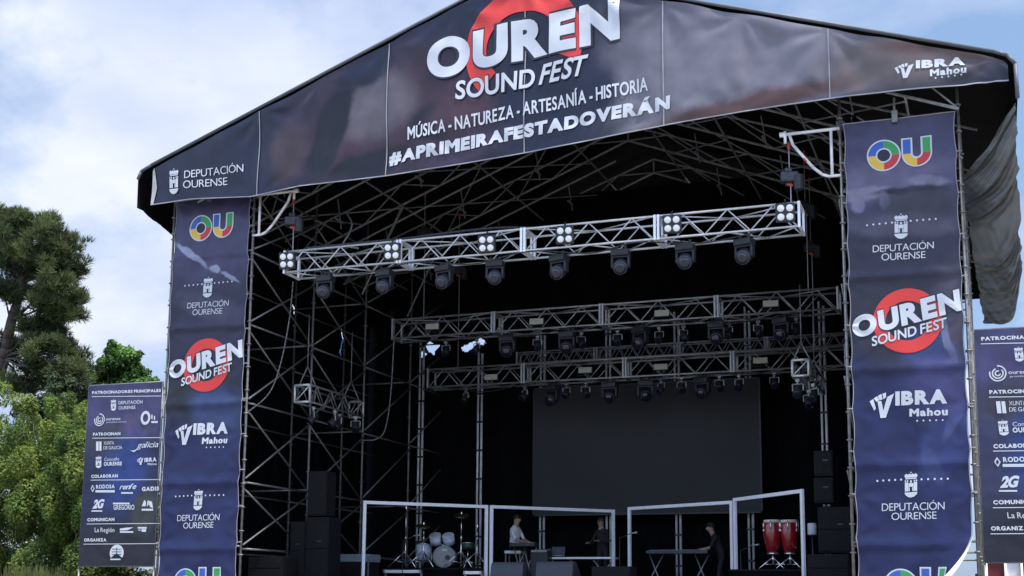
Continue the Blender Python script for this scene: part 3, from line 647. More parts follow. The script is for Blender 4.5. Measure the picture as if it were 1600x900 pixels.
# narrow sponsor banners
def sponsor(dx, dz, label, seed):
    YS_ = Y0 - .05; q0 = px2(YS_, dx, dz); xa, xb, za, zb = -18.88 + dx, -16.92 + dx, 2.29 + dz, 6.30 + dz
    rp = ripple(seed, .01, 4, 4)
    def pt(x, z, off=0.0): return (x, YS_ - rp(x, z) - off, z)
    t = thing('sponsor_banner', label, 'banner', ((xa + xb) / 2, YS_, za), 'sponsor banners at the sides of the stage')
    m = MB(); m.grid(lambda u, v: pt(xa + (xb - xa) * u, za + (zb - za) * v), 14, 28)
    B = [(0, 3.4, 1.5, .7, 0, .5, (0.05, 0.045, 0.12)), (-.1, 2.75, .9, .35, 0, .5, (0.035, 0.035, 0.05)), (.3, 3.0, .3, .3, 0, .5, (0.08, 0.06, 0.12)), (.1, 2.0, .55, .9, .3, .5, (0.02, 0.04, 0.17)), (0, .2, 1.3, .9, 0, .4, (0.014, 0.014, 0.024)), (.7, 1.2, .3, .5, .2, .5, (0.04, 0.045, 0.04))]
    m.build('printed_sheet', print_mat('sponsor_banner_print', (0.014, 0.018, 0.055) if dx == 0 else (0.032, 0.034, 0.082), B, .4, .3, 2.5, .35, 2, .2), t, True)  # right sheet's base colour is lightened to stand for backlight through the cloth
    f = MB()
    for a, b in (((xa, za), (xb, za)), ((xa, zb), (xb, zb)), ((xa, za), (xa, zb)), ((xb, za), (xb, zb))): f.tube((a[0], YS_ + .03, a[1]), (b[0], YS_ + .03, b[1]), .024, 7)
    f.tube((xb, YS_ + .03, 0), (xb, YS_ + .03, za), .024, 7); f.tube((xa, YS_ + .03, 0), (xa, YS_ + .03, za), .024, 7)
    f.build('frame', M['steel'], t, True)
    def head(txt, x0, y0, x1, y1, h, ly=None):
        pr = Print(pt); row(pr, q0, txt, x0, y0, x1, y1, h, bold=.05, spacing=.8, layer=3)
        if ly: pr.shape([q0(x0 - 1, ly + .8), q0(252, ly - .2), q0(252, ly - 1.2), q0(x0 - 1, ly - .2)], 0, 2)
        pr.build('heading', PRM, t)
    head('PATROCINADORES PRINCIPALES', 144.5, 616, 252, 612.5, 4.6, 619.5); head('PATROCINAN', 146, 681, 189, 680, 4.6, 684.5)
    head('COLABORAN', 143.6, 747, 185, 746, 5, 750); head('COMUNICAN', 137, 814.8, 179.5, 814, 5, 818.5); head('ORGANIZA', 132, 846.3, 167, 846, 5, 850)
    def lg(fn): pr = Print(pt); fn(pr); pr.build('sponsor_logo', PRM, t)
    def a(pr): emblem(pr, q0, 178, 633, 10, 18); row(pr, q0, 'DEPUTACIÓN', 186, 632, 223.5, 630.5, 5, bold=.01); row(pr, q0, 'OURENSE', 186, 640, 212.5, 639, 5, bold=.01)
    lg(a)
    def b(pr):
        for r_ in (8.2, 5.6, 3.0):
            c = q0(156, 656); k = (q0(166, 656)[0] - q0(146, 656)[0]) / 20; pr.ring(c, r_ * k, r_ * k, (r_ - 1.3) * k, (r_ - 1.3) * k, 0, 3, 20 * r_, 20 * r_ + 290)
        row(pr, q0, 'ourense', 166, 657, 189, 656.3, 4.4, bold=.012); row(pr, q0, 'provincia termal', 167, 661, 198, 660, 2.2)
    lg(b)
    def c_(pr):
        c = q0(228, 653); k = (q0(238, 653)[0] - q0(218, 653)[0]) / 20; pr.ring(c, 7.5 * k, 9.2 * k, 4 * k, 5.4 * k, 0, 3); quad_px(pr, q0, 237, 648, 239, 655); quad_px(pr, q0, 241, 650, 243, 656); quad_px(pr, q0, 237, 658, 247, 661)
    lg(c_)
    def d_(pr): quad_px(pr, q0, 151, 690, 155, 704.5); quad_px(pr, q0, 156, 690, 159.5, 704.5); row(pr, q0, 'XUNTA', 163, 695, 179, 694.5, 5, bold=.0); row(pr, q0, 'DE GALICIA', 162.5, 702.5, 192, 701.8, 5, bold=.0)
    lg(d_)
    def e_(pr): row(pr, q0, 'galicia', 214, 700, 247.5, 698.5, 9, 1, shear=.25, bold=.005); pr.shape([q0(204, 704), q0(210, 706.5), q0(216, 702), q0(217, 698), q0(214, 702), q0(209, 704)], 0, 3)
    lg(e_)
    def f_(pr): emblem(pr, q0, 155, 722, 11, 19); row(pr, q0, 'Concello', 164, 720.5, 187, 719.5, 5, bold=-.002); row(pr, q0, 'OURENSE', 163.3, 728, 191.3, 727.3, 6, bold=.04)
    lg(f_)
    def g_(pr): vee(pr, q0, 219.5, 720.5, 10, 12); row(pr, q0, 'IBRA', 226, 722, 245, 721, 6.5, bold=.05); row(pr, q0, 'Mahou', 231, 727, 245, 726.5, 3.6, bold=.02)
    lg(g_)
    def h_(pr):
        cx, cy = 145.5, 763.5
        for (s_, mi, ly) in ((1, 0, 2), (.55, 1, 3)): pr.shape([q0(cx - 3 * s_, cy), q0(cx, cy + 6 * s_), q0(cx + 3 * s_, cy), q0(cx, cy - 6 * s_)], mi, ly)
        row(pr, q0, 'RODOSA', 151, 763.8, 180, 763, 6, bold=.04); quad_px(pr, q0, 150, 766, 180, 769.5)
    lg(h_)
    def i_(pr): row(pr, q0, 'renfe', 187, 765, 213, 764, 8.5, 1, shear=.3, bold=.015, spacing=.9); quad_px(pr, q0, 190, 769, 208, 771.5)
    lg(i_)
    lg(lambda pr: row(pr, q0, 'GADIS', 222, 767.5, 249, 766.5, 6.5, bold=.055))
    def j_(pr): row(pr, q0, '2G', 145, 795, 162.5, 794, 14, 2, bold=.05, shear=.2, spacing=.85); quad_px(pr, q0, 143.6, 797.5, 160.5, 799.5)
    lg(j_)
    def k_(pr): row(pr, q0, 'GREGORIO', 178, 796.5, 210.5, 796.3, 7.5, bold=.02); quad_px(pr, q0, 177, 785.5, 203, 788)
    lg(k_)
    def l_(pr):
        pr.shape([q0(222, 791), q0(226, 781), q0(229, 785), q0(228, 791)], 0, 3); pr.shape([q0(230, 792), q0(231, 782), q0(238, 784), q0(240, 794), q0(235, 792), q0(234, 787)], 0, 3); quad_px(pr, q0, 222, 795, 240, 798)
    lg(l_)
    lg(lambda pr: row(pr, q0, 'La Región', 148.7, 831.5, 179.5, 831.5, 7, bold=.006))
    def n_(pr): pr.shape([q0(188, 826), q0(198, 824.5), q0(209, 824), q0(200, 828.5), q0(188, 829)], 0, 3); quad_px(pr, q0, 188, 830, 209, 832.5)
    lg(n_)
    def o_(pr): quad_px(pr, q0, 216, 823.5, 230, 826); quad_px(pr, q0, 222, 826.6, 229, 831); quad_px(pr, q0, 217, 827.5, 220.5, 829)
    lg(o_)
    def p_(pr):
        c = q0(183, 864); k = (q0(193, 864)[0] - q0(173, 864)[0]) / 20; pr.ring(c, 10.8 * k, 10.8 * k, .001, .001, 0, 2, -35, 215)
        for i in range(3): quad_px(pr, q0, 175.5, 857.5 + 4.2 * i, 190.5, 858.5 + 4.2 * i, 1, 3)
        quad_px(pr, q0, 182.6, 856, 183.6, 866, 1, 3); quad_px(pr, q0, 173, 873, 189, 875)
    lg(p_)
sponsor(0, 0, 'narrow navy sponsor banner between the bushes and the left tower', 31)
sponsor(18.74, 0.06, 'narrow navy sponsor banner cut by the right edge, beside the right tower', 32)

# side tarpaulins hanging from the eaves
def side_tarp(label, A, B, Cc, D, m_, seed, nf, amp=.26):
    t_ = MB(); r = random.Random(seed); ph = [r.uniform(0, 6) for _ in range(4)]
    A, B, Cc, D = map(Vector, (A, B, Cc, D))
    nn_ = (B - A).cross(D - A).normalized()
    def fn(u, v):                  # u from the eave edge (A-D) to the tower edge (B-C), v downwards
        p = (A * (1 - u) + B * u) * (1 - v) + (D * (1 - u) + Cc * u) * v + Vector((.16, 0, -.22)) * math.sin(math.pi * u) * v * v * min(1, amp * 4)
        s = (v + .055 * math.sin(7 * v + ph[3]) + .03 * math.sin(15 * v + 3 * u)) * nf + .42 * math.sin(2.2 * u + ph[0]) + .12 * math.sin(5 * u + ph[1]) * v + .1 * u * u
        k = math.floor(s); fr = s - k; rk = random.Random(seed * 100 + k).uniform(.55, 1.25)
        w_ = (fr ** 1.3) * (1 - max(0, (fr - .86) / .14) ** 2) * rk
        cr = .026 * math.sin(26 * fr + 5 * u + k) * math.sin(math.pi * u) + .03 * math.sin(11 * u + 4 * fr + ph[2] + k) + .028 * (abs(math.sin(9 * fr - 4.5 * u + 1.7 * k)) - .5) + .016 * (abs(math.sin(21 * u + 7 * fr * (1 + .3 * (k % 3)) + k)) - .5)
        sag = amp * (.9 * math.sin(math.pi * min(1, u * .9 + .1)) * w_ + .35 * w_ * (1 - u)) + cr * min(1, amp * 4)
        return p - nn_ * sag * (1 if nn_.y > 0 else -1) + Vector((0.12 * w_ * (1 - u) * amp * 4, 0, -.35 * amp * math.sin(math.pi * u) * (1 + w_)))
    t_.grid(fn, 60, 220)
    o = t_.build('side_tarpaulin', m_, None, True, loc=(A + B + Cc + D) / 4); return tag(o, label, 'tarpaulin')
tg = mat('grey_green_tarpaulin', (0.145, 0.145, 0.14), .55, 0, .16, 1.5, .35, 7, .35, .15, 0, (1, 1, 2))
side_tarp('crumpled grey tarpaulin hanging in folds from the right eave', P(1585, 160, 23.0), P(1503, 277, 23.9), P(1538, 505, 24.6), P(1594, 428, 24.2), tg, 5, 5.3)
side_tarp('plain black tarpaulin tucked under the left eave corner', (-17.44, 22.95, 10.2), P(275, 372, 24.2), (-17.0, 38.0, 9.5), (-17.45, 38.0, 10.2), M['tarp'], 6, 2, .03)
# black drapes: back wall and the sides of the stage
def PXp(px, py, X):
    d = MR.T @ np.array([(px - CX) / F, (py - CY) / F, 1.0]); d = d * (X / d[0]); return Vector((d[0], d[1], d[2] + H))
def b_thin(h): return max(b - a for a, b, c, d in h) < .2
def drape(name, label, p, q, z0, z1, seed, amp=.05, holes=(), cell=.09):
    r = random.Random(seed); ph = [r.uniform(0, 6) for _ in range(5)]; p, q = Vector((*p, 0)), Vector((*q, 0)); L_ = (q - p).length; dn = (q - p).normalized(); nn_ = Vector((-dn.y, dn.x, 0))
    m = MB(); n_ = max(8, int(L_ / cell))
    def fn(u, v):
        s = u * L_; a = amp * (math.sin(s * 9 + ph[0]) + .6 * math.sin(s * 17 + ph[1] + .8 * math.sin(v * 3)) + .5 * math.sin(s * 3.3 + ph[2]))
        return (*(p + dn * s + nn_ * a).to_2d(), z0 + (z1 - z0) * v)
    nz = 8 if not holes else int((z1 - z0) / (.06 if cell > .05 else .03))
    m.grid(fn, n_, nz)
    if holes:
        keep = []
        for f in m.f:
            c = sum((Vector(m.v[i]) for i in f), Vector()) / 4; s_ = (c - p).dot(dn)
            j1, j2 = .09 * math.sin(9 * c.z) + .03 * math.sin(23 * c.z + 1), .07 * math.sin(8 * s_) + .03 * math.sin(19 * s_ + 2)
            if b_thin(holes): j1 = j2 = 0
            if not any(a <= s_ + j1 <= b and lo <= c.z + j2 <= hi for a, b, lo, hi in holes): keep.append(f)
        m.f = keep; m.m = [0] * len(keep)
    o = m.build(name, M['black'], None, True, loc=(p + q) / 2 + Vector((0, 0, z0))); return tag(o, label, 'curtain', 'black stage curtains')
drape('stage_curtain', 'wide black backdrop curtain behind the grey screen and poles', (-13.0, 33.6), (-1.6, 33.6), DECK, 13.0, 41)
HO = []
for (xa_, ya_, xb_, yb_) in ((659, 538, 681, 556), (720, 533, 753, 546), (612, 482, 620, 492)):
    a_, b_ = P(xa_, yb_, 33.72), P(xb_, ya_, 33.72); HO.append((a_.x + 17.3, b_.x + 17.3, a_.z, b_.z))
drape('stage_curtain', 'black backdrop curtain in the rear left corner, torn open to the sky', (-17.3, 33.72), (-12.6, 33.72), DECK, 13.0, 45, .02, HO, .03)
def slits(y0, L_):
    r_ = []
    for (x, ya_, yb_, w_) in L_:
        a_, b_ = PXp(x - w_, yb_, -17.05), PXp(x + w_, ya_, -17.05); r_.append((a_.y - y0, b_.y - y0, min(a_.z, b_.z), max(a_.z, b_.z)))
    return r_
drape('stage_curtain', 'black side curtain hanging behind the left scaffold wall', (-17.05, 24.3), (-17.05, 29.2), 0.3, 10.6, 42, .04, slits(24.3, ((460, 478, 506, 1.4), (467, 540, 590, 7), (511, 525, 585, 8))), .03)
drape('stage_curtain', 'rear black side curtain with gaps of daylight beside the torn corner', (-17.05, 29.26), (-17.05, 33.6), 0.3, 10.6, 44, .04, slits(29.26, ((536, 512, 552, 1.6), (577, 545, 580, 3), (588, 530, 585, 6), (603, 535, 580, 5))), .03)
bs_ = MB(); bs_.grid(lambda u, v: (-17.16 + .03 * math.sin(60 * u), 25.0 + 8.4 * u, 7.2 + 1.75 * v), 60, 6)  # added sheet; its blue colour stands for skylight on the side drape
o = bs_.build('added_daylight_sheet', mat('blue_daylight_tint', (.16, .24, .50), .8, 0, .5, 5, 0, 10, .1, .8), None, True, loc=(-17.16, 29, 7.2)); tag(o, 'added sheet tinted for blue daylight in gaps of the left side curtain', 'sheet')
drape('stage_curtain', 'black side curtain behind the loudspeakers on the right', (-2.05, 24.0), (-2.05, 33.5), DECK, 10.8, 43)
sm = MB(); a_, b_ = P(835, 790, 32.8), P(1187, 600, 32.8)
scr = thing('projection_screen', 'large blank dark grey screen at the back of the stage', 'screen', (XC, 32.8, 3.9))
sm.box((XC, 32.83, 5.6), (6.1, .05, 3.4)); sm.build('screen_surface', M['screen'], scr)
fm = MB()
for x in (-3.07, 3.07): fm.box((XC + x, 32.84, 5.6), (.05, .07, 3.5))
for z in (3.88, 7.33): fm.box((XC, 32.84, z), (6.19, .07, .05))
fm.build('screen_frame', M['case'], scr)
# ------------------------------------------------------------------ lighting trusses
def truss(label, xa, xb, y, z, h, dep, mt, nseg, zig, plates, r=.024):
    t = thing('lighting_truss', label, 'truss', ((xa + xb) / 2, y, z), 'lighting trusses across the stage')
    for (yy, zz_) in ((y, z), (y, z + h), (y + dep, z), (y + dep, z + h)):
        m = MB(); m.tube((xa, yy, zz_), (xb, yy, zz_), r, 8); m.build('chord', mt, t, True)
    seg = (xb - xa) / nseg
    def lace(name, p0, p1, zig=zig):        # zigzag between two chords given as (y, z)
        m = MB()
        for s in range(nseg):
            x = xa + seg * s + .06; n_ = 2 * zig; st_ = (seg - .12) / n_
            for k in range(n_):
                a, b = (p0, p1) if k % 2 == 0 else (p1, p0); m.tube((x + st_ * k, *a), (x + st_ * (k + 1), *b), r * .62, 6)
        m.build(name, mt, t, True)
    lace('front_lacing', (y, z), (y, z + h)); lace('rear_lacing', (y + dep, z), (y + dep, z + h)); lace('bottom_lacing', (y, z), (y + dep, z), 2); lace('top_lacing', (y, z + h), (y + dep, z + h), 1)
    for s in range(nseg + 1):
        for o_ in ((-.035, .035) if 0 < s < nseg else (.03 if s == 0 else -.03,)):
            x = xa + seg * s + o_; m = MB()
            for yy in (y, y + dep): m.box((x, yy, z + h / 2), (.045, .012 + r * 2.1, h + r * 2))
            for zz_ in (z, z + h): m.box((x, y + dep / 2, zz_), (.044, dep, r * 1.8))
            m.build('end_frame', plates, t)
    return t
XA, XBt = -14.0, -3.06
truss('bright aluminium front truss with six four-lamp blinders', XA, XBt, 23.44, 8.53, .45, .61, M['alu'], 4, 3, M['plate'])
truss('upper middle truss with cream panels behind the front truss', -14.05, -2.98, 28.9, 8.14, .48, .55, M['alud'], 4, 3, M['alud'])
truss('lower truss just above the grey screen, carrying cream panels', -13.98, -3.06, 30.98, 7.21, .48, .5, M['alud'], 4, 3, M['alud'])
pb = P(900, 550, 32.2)
truss('thin rear truss seen in the gap between the two middle trusses', -11.9, -2.9, 32.2, 7.95, .30, .3, M['dull'], 4, 6, M['dull'], .018)
def side_truss(label, x, ya, yb, z, s):
    t = thing('lighting_truss', label, 'truss', (x, ya, z), 'lighting trusses at the stage sides')
    for dx in (-s / 2, s / 2):
        for dz in (0, s):
            m = MB(); m.tube((x + dx, ya, z + dz), (x + dx, yb, z + dz), .022, 7); m.build('chord', M['steel'], t, True)
    for y in (ya, yb):
        m = MB()
        for a, b in (((-1, 0), (1, 0)), ((-1, 1), (1, 1)), ((-1, 0), (-1, 1)), ((1, 0), (1, 1))): m.tube((x + a[0] * s / 2, y, z + a[1] * s), (x + b[0] * s / 2, y, z + b[1] * s), .028, 7)
        m.tube((x - s / 2, y, z), (x + s / 2, y, z + s), .014, 5); m.build('end_frame', M['alu'], t, True)
    n_ = int((yb - ya) / .3)
    for dx in (-s / 2, s / 2):
        m = MB()
        for k in range(n_):
            y1, y2 = ya + (yb - ya) * k / n_, ya + (yb - ya) * (k + 1) / n_; m.tube((x + dx, y1, z + (s if k % 2 else 0)), (x + dx, y2, z + (0 if k % 2 else s)), .014, 5)
        m.build('side_lacing', M['steel'], t, True)
    for y in (ya + .2, yb - .3):
        m = MB()
        for dx in (-s / 2, s / 2): m.path([(x + dx, y, z), (x + dx * 1.25, y, z + s * .9), (x, y, z + s * 2.2)], .016, 6)
        m.tube((x, y, z + s * 2.2), (x, y, z + s * 2.2 + 1.2), .012, 6); m.build('sling', M['steel'], t, True)
    return t
pl_, pr_ = P(472, 628, 24.9), P(1251, 587, 25.7)
side_truss('short square truss slung end-on beside the left scaffold wall', pl_.x, 24.9, 27.5, pl_.z, .38)
side_truss('short square truss slung end-on near the right tower banner', pr_.x, 25.7, 28.2, pr_.z, .32)

# ------------------------------------------------------------------ lights
def moving_head(label, mts, loc, group):
    t = thing('moving_head', label, 'stage light', (0, 0, 0), group)
    m = MB(); m.box((0, 0, -.11), (.36, .26, .13), 0, 0, .02); m.lathe((-.09, 0, -.06), (0, 0, 1), [(0, .03), (.1, .03)], 8); m.lathe((.09, 0, -.06), (0, 0, 1), [(0, .03), (.1, .03)], 8); m.build('base', mts[0], t)
    m = MB()
    for s in (-1, 1): m.box((s * .165, 0, -.28), (.05, .13, .26), 0, 0, .015)
    m.box((0, 0, -.185), (.36, .14, .04)); m.build('yoke', mts[0], t)
    m = MB(); ax = Vector((0.12, -.86, -.5)).normalized(); c = Vector((0, 0, -.36))
    m.lathe(c - ax * .15, ax, [(0, .05), (.02, .12), (.12, .145), (.26, .15), (.32, .138), (.325, .12)], 18); m.build('head', mts[1], t, True)
    hd = [o for o in bpy.data.objects if o.parent == t and o.name.startswith('head')][0]
    m = MB(); m.lathe(c + ax * .178, ax, [(0, .112), (.012, .108), (.03, .07), (.036, .01)], 18); m.build('lens', M['lens'], hd, True)
    t.location = loc; return t
fh = [(509, 428), (602, 420), (695, 411), (774, 405), (874, 393), (970, 385), (1071, 375), (1163, 367)]
mh0 = None
for i, (x, y) in enumerate(fh):
    p = P(x, y, 23.75); loc = (p.x, 23.75, 8.50); lab = 'slate moving head hanging under the front truss, %s from its left end' % ORD[i]
    if mh0 is None: mh0 = moving_head(lab, (M['case'], M['case2']), loc, 'moving heads under the front truss')
    else: mh0b = dup(mh0, loc, rnd.uniform(-.35, .35), lab)
big = [(793, 540), (886, 534), (1001, 527), (1120, 518), (1222, 512)]; mid = None
for i, (x, y) in enumerate(big):
    lab = 'black moving head under the upper middle truss, %s from the left' % ORD[i]; loc = (P(x, y, 29.1).x, 29.1, 8.1)
    if mid is None: mid = moving_head(lab, (M['case'], M['case']), loc, 'moving heads under the upper middle truss'); mid.scale = (1.08,) * 3
    else: dup(mid, loc, rnd.uniform(-.5, .5), lab, None, 1.08)
lowh = [(863, 620), (953, 612), (1008, 606), (1098, 598)]
for i, (x, y) in enumerate(lowh):
    dup(mid, (P(x, y, 31.2).x, 31.2, 7.17), rnd.uniform(-.5, .5), 'black moving head against the grey screen top, %s from the left' % ORD[i], 'moving heads under the lower truss', 1.08)
def par_can(label, loc, group):
    t = thing('spotlight', label, 'stage light', (0, 0, 0), group)
    m = MB(); m.lathe((0, 0, .0), (0, 0, -1), [(0, .02), (.1, .02)], 8); m.path([(-.11, 0, -.24), (-.11, 0, -.1), (.11, 0, -.1), (.11, 0, -.24)], .012, 5); m.box((0, 0, -.02), (.08, .06, .06)); m.build('bracket', M['alud'], t)
    ax = Vector((.1, -.7, -.7)).normalized(); c = Vector((0, 0, -.24)); m = MB(); m.lathe(c - ax * .14, ax, [(0, .05), (.03, .085), (.24, .095), (.28, .1)], 14, 0, True); m.build('can', M['case'], t, True)
    cn = [o for o in bpy.data.objects if o.parent == t and o.name.startswith('can')][0]
    m = MB(); m.lathe(c + ax * .142, ax, [(0, .088), (.006, .05)], 14); m.build('lens', M['lens'], cn)
    t.location = loc; return t
pa = None
for i, x in enumerate((697, 745, 840, 908, 965, 1030, 1068, 1140, 1185, 1245)):
    lab = 'small black spotlight under the upper middle truss, %s from the left' % ORD[i]; loc = (P(x, 530, 29.4).x, 29.4, 8.08)
    if pa is None: pa = par_can(lab, loc, 'small spotlights under the upper middle truss')
    else: dup(pa, loc, rnd.uniform(-.8, .8), lab)
for i, x in enumerate((728, 820, 885, 915, 1033, 1065, 1124, 1155, 1210)):
    dup(pa, (P(x, 600, 31.3).x, 31.3, 7.16), rnd.uniform(-.8, .8), 'small black spotlight under the lower truss, %s from the left' % ORD[i], 'small spotlights under the lower truss')
def blinder(label, loc):
    t = thing('blinder_light', label, 'stage light', (0, 0, 0), 'four lamp blinders on the front truss')
    m = MB(); m.box((0, .05, 0), (.36, .1, .36), 0, 0, .02); m.tube((0, .04, .18), (0, .12, .26), .015, 6); m.box((0, .13, .0), (.03, .06, .3)); m.build('housing', M['case'], t)
    for x in (-.082, .082):
        for z in (-.082, .082):
            m = MB(); m.lathe((x, .002, z), (0, -1, 0), [(0, .066), (.012, .066), (.02, .058), (.03, .03), (.034, .004)], 18); m.build('lamp', M['lamp'], t, True)
    t.location = loc; t.rotation_euler = (R(10), 0, R(8)); return t
bl0 = None
for i, (x, y) in enumerate([(448, 407), (612, 393), (760, 381), (882, 367), (1050, 350), (1227, 332)]):
    p = P(x, y, 23.33); lab = 'blinder light of four round white lamps on the front truss, %s from the left' % ORD[i]
    if bl0 is None: bl0 = blinder(lab, p)
    else: b_ = dup(bl0, p, 0, lab); b_.rotation_euler = (R(10), 0, R(8))
st0 = None
def strobe(label, loc, group):
    t = thing('flood_panel', label, 'stage light', (0, 0, 0), group)
    m = MB(); m.box((0, .04, 0), (.36, .06, .17), 0, 0, .012); m.path([(-.19, .05, 0), (-.19, .05, -.14), (.19, .05, -.14), (.19, .05, 0)], .01, 5); m.build('housing', M['case'], t)
    m = MB(); m.box((0, .006, 0), (.34, .014, .15)); m.build('face_panel', M['strobe'], t); t.location = loc; t.rotation_euler = (R(-12), 0, .1); return t
for grp, Y, pts, nm in (('cream panels on the upper middle truss', 28.82, [(675, 510), (838, 502), (1034, 489), (1204, 474)], 'upper middle truss'), ('cream panels on the lower truss', 30.9, [(767, 589), (914, 578), (1032, 573), (1188, 563)], 'lower truss above the screen')):
    for i, (x, y) in enumerate(pts):
        lab = 'flat cream light panel on the %s, %s from the left' % (nm, ORD[i])
        if st0 is None: st0 = strobe(lab, P(x, y, Y), grp)
        else: s_ = dup(st0, P(x, y, Y), 0, lab, grp); s_.rotation_euler = (R(-12), 0, .1)
for i, (y, dx) in enumerate(((25.6, -.1), (26.2, .12), (26.8, -.08), (27.3, .1))):
    dup(pa, (pl_.x + dx, y, pl_.z - .02), rnd.uniform(-1, 1), 'small spotlight under the short left side truss, %s from its front' % ORD[i], 'small spotlights on the side trusses')
for i, (y, dx) in enumerate(((26.0, -.1), (26.7, .12), (27.5, -.08))):
    dup(pa, (pr_.x + dx, y, pr_.z - .02), rnd.uniform(-1, 1), 'small spotlight under the short right side truss, %s from its front' % ORD[i], 'small spotlights on the side trusses')
# aluminium poles at the back wall
for i, (x, yb_, top_) in enumerate(((655, 790, 8.9), (748, 790, 8.6), (847, 800, 9.0), (951, 800, 9.2), (1060, 800, 9.3), (1173, 800, 9.3), (1289, 700, 9.3))):
    p = P(x, yb_, 33.15); t = thing('aluminium_pole', 'bright ribbed aluminium pole at the back of the stage, %s from the left' % ORD[i], 'pole', (p.x, 33.15, DECK), 'aluminium poles along the back wall')
    m = MB()
    m.tube((p.x - .055, 33.15, DECK), (p.x - .055, 33.15, top_ + .0), .03, 8); m.tube((p.x + .055, 33.15, DECK), (p.x + .055, 33.15, top_ - .12), .034, 8); m.build('tube', M['bright'], t, True)
    z = DECK + .4 + .13 * (i % 3)
    while z < top_: m = MB(); m.box((p.x, 33.15, z), (.19, .1, .05)); m.build('clamp', M['case'], t); z += .8
# loose cables
def cable(label, pts, r_, mt):
    m = MB(); pts = [Vector(p) for p in pts]; sm_ = []
    for i in range(len(pts) - 1):
        p0, p1, p2, p3 = pts[max(0, i - 1)], pts[i], pts[i + 1], pts[min(len(pts) - 1, i + 2)]
        for k in range(8):
            t = k / 8; sm_.append(.5 * ((2 * p1) + (p2 - p0) * t + (2 * p0 - 5 * p1 + 4 * p2 - p3) * t * t + (3 * p1 - p0 - 3 * p2 + p3) * t ** 3))
    sm_.append(pts[-1]); m.path(sm_, r_, 6); o = m.build('cable', mt, None, True, loc=pts[0]); return tag(o, label, 'cable', 'cables hung in the rigging')
cable('grey cable curving down beside the left tower banner', [P(458, 440, 24.2), P(452, 500, 24.2), P(438, 570, 24), P(420, 615, 23.9), P(386, 645, 23.6)], .014, M['steel'])
cable('thin grey cable curving down in front of the left scaffold wall', [P(617, 500, 29), P(611, 610, 29), P(602, 670, 29), P(588, 686, 28.8), P(568, 688, 28.7)], .014, M['dull'])
cable('black cable draped along the top of the front truss', [P(478, 388, 23.5), P(560, 380, 23.5), P(640, 372, 23.5), P(700, 364, 23.5), P(780, 356, 23.6), P(850, 357, 23.6)], .03, M['case'])
cable('dark cable looping from the roof down to the front truss', [P(543, 335, 25), P(550, 350, 24.6), P(544, 368, 24.2), P(537, 382, 23.8), P(560, 388, 23.6)], .02, M['dull'])

for lab, y, z, xs in (('black cable sagging along the upper middle truss', 28.85, 8.12, (-13.6, -12.4, -11.6, -10.3, -9.2, -8.0, -6.6, -5.4, -4.0)), ('black cable sagging along the lower truss', 30.93, 7.19, (-13.5, -12.2, -10.9, -9.9, -8.6, -7.2, -6.1, -4.6)), ('black cable drooping below the front truss', 23.42, 8.52, (-13.2, -12.1, -10.9, -9.6, -8.4, -7.1, -6.2, -4.9, -3.8))):
    cable(lab, [(x, y, z - (.13 if i % 2 else 0.0) - .05 * rnd.random()) for i, x in enumerate(xs)], .013, M['case'])
# ------------------------------------------------------------------ stage gear
def frame(label, pa_, pb_, zt):
    a, b = Vector((*pa_, 0)), Vector((*pb_, 0)); t = thing('white_frame', label, 'frame', ((a + b) / 2) + Vector((0, 0, DECK)), 'white rectangular frames standing in a half circle')
    d_ = (b - a); rz = math.atan2(d_.y, d_.x); L_ = d_.length; c = (a + b) / 2; u = d_.normalized(); w_ = .075
    for nm, p in (('upright', a), ('upright', b)):
        m = MB(); m.box((p.x, p.y, (zt + DECK) / 2), (w_, .06, zt - DECK), rz, 0, .006); m.build(nm, M['white'], t)
        m = MB(); m.box((p.x, p.y, DECK + .012), (.16, .5, .02), rz); m.build('foot_plate', M['spk'], t)
    m = MB(); m.box((c.x, c.y, zt - w_ / 2), (L_ - w_, .056, w_), rz, 0, .006); m.build('top_bar', M['white'], t)
    m = MB(); m.box((c.x, c.y, DECK + w_ / 2), (L_ - w_, .056, w_), rz, 0, .006); m.build('bottom_bar', M['white'], t)
frame('white rectangular frame standing in front of the drum kit', (-13.52, 26.61), (-11.31, 28.65), 3.86)
frame('white rectangular frame in front of the white shirted keyboard player', (-11.19, 28.68), (-8.8, 30.87), 3.86)
frame('white rectangular frame in front of the dark clad player at the right keyboard', (-8.17, 30.08), (-5.42, 28.61), 3.86)
frame('white rectangular frame in front of the red conga drums', (-5.21, 27.88), (-3.5, 25.9), 3.86)

def speaker(name, label, x0, x1, z0, z1, y, dep, cat='loudspeaker', group=None, rows=1, rz=0.0, handles=True):
    cx, cz, w_, h_ = (x0 + x1) / 2, (z0 + z1) / 2, x1 - x0, z1 - z0; t = thing(name, label, cat, (cx, y, z0), group)
    m = MB(); m.box((cx, y + dep / 2, cz), (w_, dep, h_), 0, 0, .015); m.build('cabinet', M['spk'], t)
    hh = (h_ - .04) / rows
    for k in range(rows):
        m = MB(); m.box((cx, y - .008, z0 + .02 + hh * (k + .5)), (w_ - .05, .02, hh - .03), 0, 0, .006); m.build('grille', M['grille'] if group == 'wedge monitors' else M['spk'], t)
    if handles: m = MB(); m.box((cx + w_ * .12, y - .022, cz + h_ * .12), (.1, .012, .035), 0, 0, .004); m.build('handle', M['case'], t)
    t.rotation_euler = (0, 0, rz); return t
def spx(name, label, px0, px1, py0, Y, dep=.5, z0=None, py1=None, **k):
    a, b = P(px0, py0, Y), P(px1, py0, Y); zb = DECK if z0 is None else z0
    if py1: zb = P((px0 + px1) / 2, py1, Y).z
    return speaker(name, label, a.x, b.x, zb, (a.z + b.z) / 2, Y, dep, **k)
G1 = 'loudspeakers stacked by the right tower'
